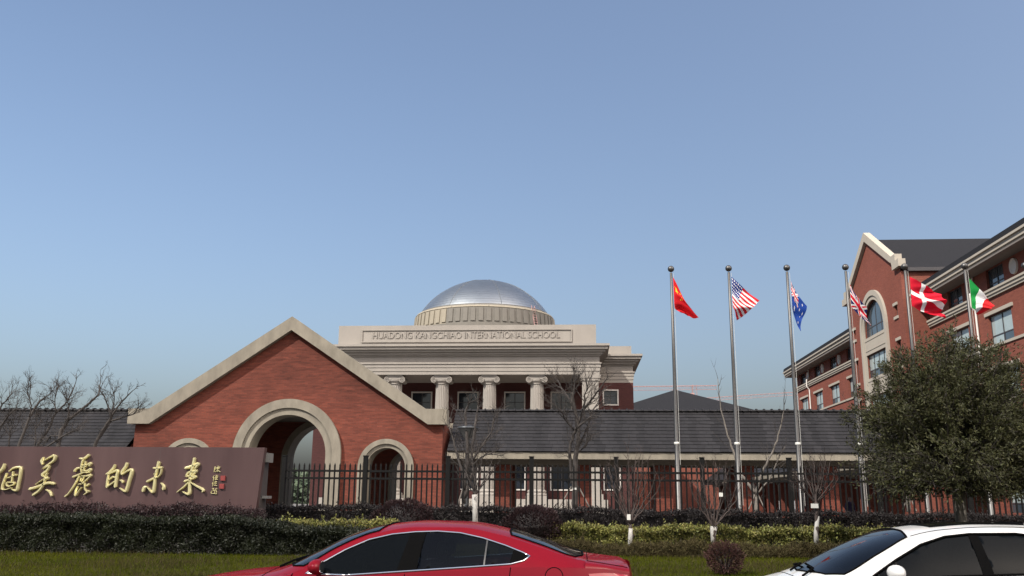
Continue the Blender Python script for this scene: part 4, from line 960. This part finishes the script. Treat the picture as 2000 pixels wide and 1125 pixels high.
def leafy(q0, q1, n, sp):
    q0 = np.array(q0); q1 = np.array(q1); d = q1-q0; d = d/(np.linalg.norm(d)+1e-9); t = ng.random(n)**.8
    LP.append(q0+(q1-q0)*t[:, None]+ng.normal(size=(n, 3))*sp); LD.append(d+ng.normal(size=(n, 3))*.55)
zl_, zm_, zt_ = P(1858, 968, EY).z, P(1858, 880, EY).z, P(1858, 650, EY).z
for nb_ in range(540):
    az = ng.uniform(0, 2*math.pi); hh_ = ng.uniform(-.95, 1) if ng.random() < .75 else ng.uniform(.2, 1)
    rr = (1-.22*hh_*hh_) if hh_ < 0 else math.sqrt(max(0, 1-hh_*hh_))
    k = (1+.09*math.sin(az*3+1)+.08*math.sin(az*5+hh_*6))*ng.uniform(.5, 1.0)**.55
    zz_ = zm_+hh_*((zt_-zm_) if hh_ > 0 else (zm_-zl_))*(.55+.45*k if hh_ > 0 else 1)
    e = np.array([cen[0]+math.cos(az)*rr*k*rad[0], EY+math.sin(az)*rr*k*rad[1], zz_])
    d = np.array([math.cos(az)*rr, math.sin(az)*rr, hh_])
    s0 = np.array([bx_+g.gauss(0, .05), EY+g.gauss(0, .05), fk+g.uniform(-.15, .9)*(1 if d[2] > 0 else .4)])
    m1 = s0+(e-s0)*.4+np.array([0, 0, .12 if d[2] > 0 else -.05])+ng.normal(size=3)*.10; m2 = s0+(e-s0)*.75+ng.normal(size=3)*.09
    br.tube([s0, m1, m2, e], [.022, .015, .009, .004], 4, cap=False)
    dens = 1.0 if d[2] > -.1 else .62
    if d[0] < -.35 and d[2] < .25: dens *= .7
    for w in range(int(ng.integers(6, 10))):
        t = ng.uniform(.45, 1.0); base = m1+(m2-m1)*((t-.4)/.35) if t < .75 else m2+(e-m2)*((t-.75)/.25)
        dd = (e-s0)/np.linalg.norm(e-s0)*.8+ng.normal(size=3)*.6; dd /= np.linalg.norm(dd); L = ng.uniform(.22, .5); tip = base+dd*L
        br.tube([base, base+dd*L*.5+ng.normal(size=3)*.02, tip], [.006, .004, .002], 3, cap=False)
        leafy(base+dd*L*.15, tip, int(ng.integers(24, 44)*dens), .048)
pts = np.concatenate(LP); dr = np.concatenate(LD); n = len(pts)
dr /= np.linalg.norm(dr, axis=1)[:, None]; ee = np.cross(dr, ng.normal(size=(n, 3))); ee /= np.linalg.norm(ee, axis=1)[:, None]; nn_ = np.cross(dr, ee)
LL = (.088*(1+.35*ng.uniform(-1, 1, n)))[:, None]
v = np.stack([pts, pts+dr*LL*.45+ee*LL*.16+nn_*LL*.05, pts+dr*LL, pts+dr*LL*.45-ee*LL*.16+nn_*LL*.05], 1).reshape(-1, 3); f = np.arange(4*n).reshape(-1, 4)
tr_ = tm.build('trunk', 'bark_mid', ev, True); cr = link('crown', npmesh('crown', v, f, 'leaf_tree'), ev); br.build('branches', 'bark', cr) 
c = P(1872, 952, EY-.2); MB().box(c.x-.10, c.x+.13, EY-.22, EY-.21, c.z-.06, c.z+.06).build('name_plate', 'tag', ev)
# ------------------------------------------------------------------ parked cars
def clip(poly, a, b):                 # keep the part of poly left of the line a->b
    out = []
    def sd(p): return (b[0]-a[0])*(p[1]-a[1])-(b[1]-a[1])*(p[0]-a[0])
    for i in range(len(poly)):
        p, q = poly[i-1], poly[i]; s0, s1 = sd(p), sd(q)
        if (s0 > 0) != (s1 > 0): t = s0/(s0-s1); out.append((p[0]+(q[0]-p[0])*t, p[1]+(q[1]-p[1])*t))
        if s1 > 0: out.append(q)
    return out
def car(label, paint, cx, cy, spec):
    root = thing('parked_car', label, 'car', (cx, cy, 0))
    ZC, ZB, YB, ZR, YR = [curve(spec[k]) for k in ('zc', 'zb', 'yb', 'zr', 'yr')]
    xf, xr = spec['zc'][0][0], spec['zc'][-1][0]
    def top(x, t, off=0.):            # roof, bonnet, screens and boot
        zr, yr, z = ZR(x), YR(x), ZC(x); tt = min(1, abs(t))
        return (x-cx, t*(yr+off*.3), zr+max(z-zr, 0)*(1-tt**2.6)+off)
    def side(x, z, s, off=0.):        # cabin side between belt and roof rail
        zb, zr = ZB(x), ZR(x); k = min(1, max(0, (z-zb)/max(zr-zb, 1e-4)))
        return (x-cx, s*(YB(x)-(YB(x)-YR(x))*(k**1.25)+off), z)
    zlow = curve(spec.get('low', [(xf, .30), (xf+.3, .20), (xr-.4, .22), (xr, .34)]))
    def low(x, k, s, off=0.):         # flank from belt (k=0) to sill (k=1)
        zb, zl = ZB(x), zlow(x); z = zb+(zl-zb)*k
        bul = .045*math.sin(math.pi*min(1, k*1.5))-.06*max(0, k-.55)**1.2*2
        return (x-cx, s*(YB(x)+bul+off), z)
    # cabin sides with real window openings
    dlo = spec['dlo']
    xa, xb = spec['cab']
    xs = np.linspace(xa, xb, 60)
    outer = [(x, ZB(x)) for x in xs]+[(x, ZR(x)) for x in xs[::-1]]
    outer = [p for i, p in enumerate(outer) if i == 0 or math.dist(p, outer[i-1]) > .004]
    for s in (-1, 1):
        v, f = cdt(outer, [dlo], .06, (.08, .05)); mb = MB().add([side(x, z, s) for x, z in v], f); mb.build('cabin_side', paint, root, True, loc=(cx, cy, 0))
        pieces = [dlo]
        rest = dlo
        for (a, b), nm, m in spec['cuts']:
            gp = clip(rest, a, b); rest = clip(rest, b, a)
            if len(gp) > 2: pieces.append((gp, nm, m))
        pieces.append((rest, 'window_trim', 'black_trim'))
        for gp, nm, m in pieces[1:]:
            if len(gp) < 3: continue
            v, f = cdt(gp, [], .06, (.08, .05)); off = -.006 if nm == 'side_window' else .002
            MB().add([side(x, z, s, off) for x, z in v], f).build(nm, m, root, True, loc=(cx, cy, 0))
        rs = resample(dlo, .05); MB().tube([side(x, z, s, .004) for x, z in rs+rs[:1]], spec.get('trim_r', .009), 5).build('window_moulding', spec.get('trim', 'chrome'), root, True, loc=(cx, cy, 0))
        # lower flank with wheel arches
        N = 70; xs2 = np.linspace(xf, xr, N)
        arches = []
        for wx in spec['wheels']:
            pts = []
            for i in range(25):
                a = math.pi*i/24; x = wx+.365*math.cos(a); z = .33+.365*math.sin(a); k = (ZB(x)-z)/(ZB(x)-zlow(x)); pts.append((x, min(k, 1)))
            arches.append(pts)
        o2 = [(x, 0.) for x in xs2]
        bot = [(xr, 1.)]
        for pts in sorted(arches, key=lambda p: -p[0][0]):
            bot += [(pts[0][0], 1.)]+[q for q in pts if q[1] < .985]+[(pts[-1][0], 1.)]
        bot += [(xf, 1.)]
        v, f = cdt(o2+bot, [], .12, (.16, .12)); MB().add([low(x, k, s) for x, k in v], f).build('flank', paint, root, True, loc=(cx, cy, 0))
        # shoulder strip joining belt and bonnet or boot edge
        for (sa, sb) in ((xf, xa), (xb, xr)):
            mb = MB(); n = 24
            for i in range(n+1):
                x = sa+(sb-sa)*i/n
                for k in range(5):
                    t = k/4; z0, z1 = ZB(x), ZR(x); mb.v.append((x-cx, s*(YB(x)+(YR(x)-YB(x))*(1-math.cos(t*math.pi/2))), z0+(z1-z0)*math.sin(t*math.pi/2)))
            for i in range(n):
                for k in range(4): mb.f.append((i*5+k, i*5+k+1, (i+1)*5+k+1, (i+1)*5+k)); mb.mi.append(0)
            mb.build('shoulder', paint, root, True, loc=(cx, cy, 0))
        for gx in spec['gaps']:       # door shut lines
            MB().tube([low(x, k, s, .001) for x, k in gx], .0045, 4).build('shut_line', 'black_trim', root, loc=(cx, cy, 0))
        for hx in spec['handles']:
            mb = MB(); mb.tube([low(hx, .24, s, .035), low(hx+.06, .24, s, .045), low(hx+.18, .235, s, .035)], [.012, .016, .012], 6); mb.build('door_handle', paint, root, True, loc=(cx, cy, 0))
        # mirror
        mx, mz = spec['mirror']; y = side(mx, mz, s)[1]
        mb = MB(); mb.ellipsoid((mx-cx-.02, y+s*.15, mz+.01), (.085, .125, .072), 14, 10)
        for i in range(len(mb.v)):
            a = mb.v[i]; mb.v[i] = (max(min(a[0], mx-cx+.03), mx-cx-.10), a[1], a[2])
        mo = mb.build('door_mirror', paint, root, True, loc=(cx, cy, 0))
        MB().tube([(mx-cx+.0, y-.01*s, mz-.06), (mx-cx-.02, y+s*.10, mz-.04)], [.03, .022], 6).build('mirror_arm', 'black_trim', mo, loc=(cx, cy, 0))
        MB().ellipsoid((mx-cx+.032, y+s*.15, mz+.01), (.004, .10, .055), 12, 8).build('mirror_glass', 'chrome', mo, loc=(cx, cy, 0))
    # top skin with screens cut out
    cuts = [spec['windscreen'], spec['rear_screen']]+([spec['sunroof']] if 'sunroof' in spec else [])
    o3 = [(xf, -1.), (xr, -1.), (xr, 1.), (xf, 1.)]
    v, f = cdt(o3, cuts, .10, (.09, .12)); MB().add([top(x, t) for x, t in v], f).build('bonnet_roof_boot', paint, root, True, loc=(cx, cy, 0))
    for nm, pg, m in zip(('windscreen', 'rear_screen', 'sunroof'), cuts, ('windscreen', 'car_glass', 'car_glass_dark')):
        v, f = cdt(pg, [], .10, (.08, .10)); MB().add([top(x, t, .002) for x, t in v], f).build(nm, m, root, True, loc=(cx, cy, 0))
        rs = resample(pg, .06); MB().tube([top(x, t, .003) for x, t in rs+rs[:1]], .011, 5).build('screen_seal', 'black_trim', root, True, loc=(cx, cy, 0))
    for pts in spec['top_gaps']: MB().tube([top(x, t, .001) for x, t in pts], .0045, 4).build('shut_line', 'black_trim', root, loc=(cx, cy, 0))
    # nose and tail
    for x, dx, nm in ((xf, -.10, 'front_bumper'), (xr, .07, 'rear_bumper')):
        mb = MB(); nz, ny = 8, 14
        for i in range(nz+1):
            k = i/nz
            for j in range(ny+1):
                t = -1+2*j/ny; e = low(x, k, 1)
                z = e[2] if k > 0 else None
                zt = top(x, t)[2]; zz = zt+(zlow(x)-zt)*k
                mb.v.append((x-cx+dx*(1-t*t)*(math.sin(math.pi*min(1, .15+k*.85))), t*e[1] if k > 0 else t*YR(x), zz))
        for i in range(nz):
            for j in range(ny): mb.f.append((i*(ny+1)+j, i*(ny+1)+j+1, (i+1)*(ny+1)+j+1, (i+1)*(ny+1)+j)); mb.mi.append(0)
        mb.build(nm, paint, root, True, loc=(cx, cy, 0))
    for s in (-1, 1):
        for pg, nm, m in spec['lights']:
            v, f = cdt(pg, [], .08, (.08, .1)); MB().add([low(x, k, s, .008) for x, k in v], f).build(nm, m, root, True, loc=(cx, cy, 0))
    if 'flap' in spec:
        fx, fk = spec['flap']; MB().tube([low(fx+.085*math.cos(a), fk+.085/.85*math.sin(a), -1, .001) for a in np.linspace(0, 2*math.pi, 25)], .004, 4).build('fuel_flap', 'black_trim', root, loc=(cx, cy, 0))
    # underside, cabin floor, seats, dashboard
    x0, x1 = xa+.1, xb-.1
    MB().box(xf-cx+.2, xr-cx-.2, -.70, .70, .22, .30).build('floor_pan', 'interior', root, loc=(cx, cy, 0))
    dsh = spec['dash']
    MB().prism([(dsh-.55-cx, .80), (dsh-cx+.02, .90), (dsh-cx+.08, .84), (dsh-cx, .5), (dsh-.5-cx, .45)], -.74, .74, 'xz').build('dashboard', 'interior', root, loc=(cx, cy, 0))
    for y in (-.37, .37):
        sx = dsh+.75
        st = MB().prism([(sx-.5-cx, .42), (sx+.02-cx, .40), (sx+.02-cx, .52), (sx-.5-cx, .56)], y-.25, y+.25)
        st.prism([(sx-cx, .5), (sx+.14-cx, .5), (sx+.30-cx, 1.05), (sx+.20-cx, 1.07)], y-.23, y+.23); st.tube([(sx+.25-cx, y, 1.05), (sx+.28-cx, y, 1.14)], .02, 6); st.ellipsoid((sx+.29-cx, y, 1.18), (.055, .13, .09), 12, 8)
        st.build('front_seat', 'interior', root, loc=(cx, cy, 0))
    rx = dsh+1.65; rs_ = MB().prism([(rx-.5-cx, .42), (rx+.05-cx, .40), (rx+.05-cx, .54), (rx-.5-cx, .56)], -.66, .66); rs_.prism([(rx-cx, .5), (rx+.15-cx, .5), (rx+.36-cx, 1.0), (rx+.24-cx, 1.02)], -.64, .64)
    for y in (-.36, .36): rs_.ellipsoid((rx+.32-cx, y, 1.08), (.05, .13, .08), 12, 8)
    rs_.build('rear_seat', 'interior', root, loc=(cx, cy, 0))
    wx = dsh+.22; MB().tube([(wx-cx+.05*math.sin(a), -.37+.18*math.cos(a), .86+.17*math.sin(a)) for a in np.linspace(0, 2*math.pi, 25)], .014, 6).build('steering_wheel', 'interior', root, True, loc=(cx, cy, 0))
    # wheels
    for wx in spec['wheels']:
        for s in (-1, 1):
            def rot(mb, y0): mb.v = [(x, s*z, y) for x, y, z in mb.v]; return mb
            ty = rot(MB().lathe([(.22, -.10), (.30, -.11), (.325, -.08), (.33, 0), (.325, .08), (.30, .11), (.22, .10)], n=32), 0)
            w = ty.build('wheel', 'rubber', root, True, loc=(cx+wx-cx, cy+s*.80, .33))
            rm = MB().lathe([(.225, -.09), (.22, .07), (.20, .085), (.19, .05), (.19, -.05)], n=32)
            for k in range(10):
                a = k*math.pi/5; rm.tube([(.04*math.cos(a), .04*math.sin(a), .065), (.20*math.cos(a+.1), .20*math.sin(a+.1), .075)], [.022, .016], 4)
            rm.ellipsoid((0, 0, .06), (.05, .05, .02), 12, 6); rot(rm, 0); rm.build('rim', 'steel', w, True, loc=(wx, cy+s*.80, .33))
    # wiper
    c0 = spec['windscreen'][0]
    for t0, t1 in ((-.55, .05), (.1, .7)):
        MB().tube([top(spec['cowl']-.03, t0, .02), top(spec['cowl']+.10, t0+.1, .03), top(spec['cowl']+.12, t1, .025)], .012, 5).build('wiper', 'black_trim', root, loc=(cx, cy, 0))
    return root
L1 = ((-1.682, 1.335), (-1.761, 1.01)); L2 = ((-1.523, 1.359), (-1.569, 1.023)); L3 = ((-.915, 1.29), (-.925, 1.068)); L3b = ((-.900, 1.29), (-.910, 1.068)); L4 = ((-.64, 1.218), (-.672, 1.089))
def cutl(l): return ((l[1][0], l[1][1]), (l[0][0], l[0][1]))      # upward line: left of it is smaller x
red = dict(
 zc=[(-4.40, .64), (-4.33, .74), (-4.15, .82), (-3.95, .865), (-3.57, .925), (-3.19, .965), (-3.03, 1.0), (-2.69, 1.168), (-2.31, 1.345), (-1.98, 1.425), (-1.577, 1.458), (-1.15, 1.45), (-.73, 1.378), (-.39, 1.285), (.05, 1.135), (.25, 1.115), (.43, 1.10), (.475, 1.07)],
 zb=[(-4.40, .58), (-4.2, .70), (-3.9, .79), (-3.2, .89), (-2.75, .925), (-2.26, .935), (-1.6, .985), (-.95, 1.035), (-.66, 1.055), (-.2, 1.06), (.2, 1.05), (.475, 1.0)],
 yb=[(-4.40, .58), (-4.3, .70), (-4.1, .80), (-3.8, .86), (-3.2, .885), (-2, .90), (-.8, .90), (-.1, .885), (.25, .82), (.475, .72)],
 zr=[(-4.40, .61), (-4.2, .735), (-3.9, .82), (-3.2, .915), (-2.85, .955), (-2.72, 1.00), (-2.41, 1.185), (-2.09, 1.325), (-1.64, 1.405), (-1.2, 1.408), (-.8, 1.345), (-.4, 1.235), (0, 1.12), (.2, 1.09), (.475, 1.04)],
 yr=[(-4.40, .52), (-4.2, .70), (-3.9, .79), (-3.2, .83), (-2.85, .815), (-2.72, .79), (-2.41, .70), (-2.09, .63), (-1.64, .59), (-1.2, .585), (-.8, .605), (-.4, .66), (0, .74), (.2, .74), (.475, .66)],
 cab=(-2.80, .05),
 dlo=[(-2.66, .968), (-2.54, 1.058), (-2.317, 1.186), (-2.092, 1.285), (-1.865, 1.338), (-1.637, 1.362), (-1.41, 1.371), (-1.182, 1.358), (-.955, 1.313), (-.73, 1.249), (-.55, 1.186), (-.483, 1.155), (-.54, 1.115), (-.661, 1.085), (-.951, 1.062), (-1.625, 1.010), (-2.259, .962)][::-1],
 cuts=[(cutl(L1), 'side_window', 'car_glass_dark'), (cutl(L2), 'pillar_trim', 'black_trim'), (cutl(L3), 'side_window', 'car_glass'), (cutl(L3b), 'window_divider', 'steel'), (cutl(L4), 'side_window', 'car_glass')],
 windscreen=[(-3.0, 0), (-2.96, .4), (-2.86, .75), (-2.72, .93), (-2.2, .93), (-2.02, .90), (-1.96, .45), (-1.945, 0), (-1.96, -.45), (-2.02, -.90), (-2.2, -.93), (-2.72, -.93), (-2.86, -.75), (-2.96, -.4)],
 rear_screen=[(-.72, 0), (-.71, .45), (-.68, .84), (-.15, .88), (-.05, .84), (.02, .45), (.03, 0), (.02, -.45), (-.05, -.84), (-.15, -.88), (-.68, -.84), (-.71, -.45)],
 top_gaps=[[(-3.12, t) for t in np.linspace(-.96, .96, 12)], [(.07, t) for t in np.linspace(-.95, .95, 12)], [(x, .95) for x in np.linspace(.07, .46, 6)], [(x, -.95) for x in np.linspace(.07, .46, 6)], [(x, -.97) for x in np.linspace(-4.2, -3.12, 8)], [(x, .97) for x in np.linspace(-4.2, -3.12, 8)]],
 wheels=(-3.50, -.67), gaps=[[(-2.72, k) for k in (.02, .3, .6, .9)], [(-1.68-.03*k, k) for k in (.0, .3, .6, .92)], [(-.66-.03*math.sin(k*3), k) for k in (0., .15, .3, .4)]], handles=(-1.98, -.92), mirror=(-2.50, 1.03),
 lights=[([(.08, .06), (.455, .02), (.46, .16), (.30, .20), (.10, .13)], 'tail_light', 'tail_red'), ([(-4.38, .1), (-4.0, .02), (-3.9, .08), (-4.3, .25)], 'headlight', 'car_glass')],
 flap=(-.246, .10), dash=-2.45, cowl=-3.02)
car('glossy red sedan with chrome window line parked before the hedge', 'car_red', -1.96, 9.8, red)
white = dict(
 zc=[(1.35, .60), (1.42, .70), (1.62, .80), (1.94, .875), (2.15, .935), (2.3, .995), (2.65, 1.175), (3.0, 1.325), (3.25, 1.405), (3.6, 1.458), (4.0, 1.487), (4.5, 1.487), (5.0, 1.42), (5.35, 1.30), (5.6, 1.2), (5.85, 1.13), (5.95, 1.08)],
 zb=[(1.35, .55), (1.6, .70), (2.0, .81), (2.6, .92), (3.5, .985), (4.5, 1.03), (5.2, 1.055), (5.95, 1.0)],
 yb=[(1.35, .58), (1.45, .70), (1.65, .80), (2.0, .865), (2.6, .89), (4.5, .90), (5.3, .88), (5.7, .82), (5.95, .72)],
 zr=[(1.35, .58), (1.6, .735), (2.0, .84), (2.4, .925), (2.6, 1.0), (2.9, 1.17), (3.267, 1.352), (3.565, 1.415), (4.0, 1.447), (4.24, 1.45), (4.7, 1.405), (5.2, 1.26), (5.5, 1.13), (5.7, 1.08), (5.95, 1.03)],
 yr=[(1.35, .52), (1.6, .74), (2.0, .81), (2.4, .80), (2.6, .78), (2.9, .71), (3.267, .635), (3.565, .60), (4.24, .595), (4.7, .61), (5.2, .66), (5.5, .73), (5.95, .66)],
 cab=(2.48, 5.55),
 dlo=[(2.76, .985), (3.05, 1.155), (3.31, 1.29), (3.56, 1.365), (3.8, 1.393), (4.23, 1.40), (4.6, 1.36), (5.0, 1.24), (5.25, 1.13), (5.2, 1.085), (4.5, 1.055), (3.5, 1.012), (2.9, .972)][::-1],
 cuts=[(((3.79, 1.0), (3.785, 1.4)), 'side_window', 'car_glass_dark'), (((3.89, 1.0), (3.87, 1.4)), 'pillar_trim', 'black_trim'), (((4.75, 1.0), (4.72, 1.4)), 'side_window', 'car_glass_dark'), (((4.77, 1.0), (4.74, 1.4)), 'window_divider', 'black_trim'), (((5.1, 1.0), (5.08, 1.4)), 'side_window', 'car_glass_dark')],
 windscreen=[(2.27, 0), (2.31, .4), (2.41, .75), (2.55, .93), (3.05, .93), (3.22, .90), (3.27, .45), (3.28, 0), (3.27, -.45), (3.22, -.90), (3.05, -.93), (2.55, -.93), (2.41, -.75), (2.31, -.4)],
 rear_screen=[(5.02, 0), (5.02, .8), (5.4, .86), (5.58, .8), (5.62, 0), (5.58, -.8), (5.4, -.86), (5.02, -.8)],
 sunroof=[(3.55, -.55), (3.55, .62), (4.45, .64), (4.45, -.58)],
 top_gaps=[[(2.18, t) for t in np.linspace(-.96, .96, 12)], [(x, -.96) for x in np.linspace(1.6, 2.18, 6)], [(x, .96) for x in np.linspace(1.6, 2.18, 6)], [(x, -.90) for x in np.linspace(3.26, 5.0, 20)], [(x, .90) for x in np.linspace(3.26, 5.0, 20)]],
 wheels=(2.20, 4.87), gaps=[[(2.62, k) for k in (.02, .3, .6, .9)], [(3.84-.03*k, k) for k in (.0, .3, .6, .92)], [(4.85, k) for k in (0., .15, .3, .4)]], handles=(3.55, 4.6), mirror=(2.98, 1.035),
 lights=[([(5.5, .06), (5.93, .02), (5.94, .2), (5.6, .2)], 'tail_light', 'tail_red'), ([(1.36, .1), (1.8, .02), (1.9, .1), (1.45, .28)], 'headlight', 'car_glass')],
 trim='black_trim', trim_r=.012, dash=2.75, cowl=2.25)
car('white car with dark sunroof, cut off by the lower right corner', 'car_white', 3.65, 10.02, white)

# ------------------------------------------------------------------ passer-by behind the fence
pp = P(1661, 1000, 47); hx, hy = pp.x, 47.0
person = thing('person', 'person in a purple jacket walking behind the fence, head down', 'person', (hx, hy, .3))
bv = [(0, 0, .82), (0, 0, 1.0), (0, -.01, 1.2), (0, -.03, 1.30), (0, -.04, 1.40), (0, -.06, 1.47), (0, -.07, 1.57),
      (-.10, 0, .78), (-.11, -.06, .45), (-.11, .0, .07), (-.11, -.12, .03), (.10, 0, .78), (.11, .08, .45), (.11, .16, .07), (.11, .06, .03),
      (-.17, -.02, 1.28), (-.22, 0, 1.02), (-.20, -.12, .82), (-.19, -.16, .74), (.17, -.02, 1.28), (.22, .02, 1.02), (.20, -.06, .80), (.19, -.09, .72)]
be = [(0, 1), (1, 2), (2, 3), (3, 4), (4, 5), (5, 6), (0, 7), (7, 8), (8, 9), (9, 10), (0, 11), (11, 12), (12, 13), (13, 14), (3, 15), (15, 16), (16, 17), (17, 18), (3, 19), (19, 20), (20, 21), (21, 22)]
brad = [.13, .12, .13, .11, .05, .075, .07, .09, .06, .045, .035, .09, .06, .045, .035, .06, .045, .035, .03, .06, .045, .035, .03]
me = bpy.data.meshes.new('body'); me.from_pydata(bv, be, []); bo = bpy.data.objects.new('tmp_body', me); COL.objects.link(bo)
sk = bo.modifiers.new('skin', 'SKIN'); bo.modifiers.new('sub', 'SUBSURF').levels = 2
for i, sv in enumerate(me.skin_vertices[0].data): sv.radius = (brad[i], brad[i]); sv.use_root = (i == 0)
bpy.context.view_layer.update()
bm_ = bpy.data.meshes.new_from_object(bo.evaluated_get(bpy.context.evaluated_depsgraph_get())); bpy.data.objects.remove(bo)
for mm in ('cloth_purple', 'cloth_dark', 'skin', 'hair'): bm_.materials.append(M[mm])
for pl in bm_.polygons:
    c = pl.center; pl.use_smooth = True
    pl.material_index = 3 if (c.z > 1.53 or (c.z > 1.44 and c.y > -.05)) else 2 if (c.z > 1.37 or (abs(c.x) > .15 and c.z < .80)) else 0 if c.z > .84 else 1
link('body', bm_, person, loc=(hx, hy, .3))
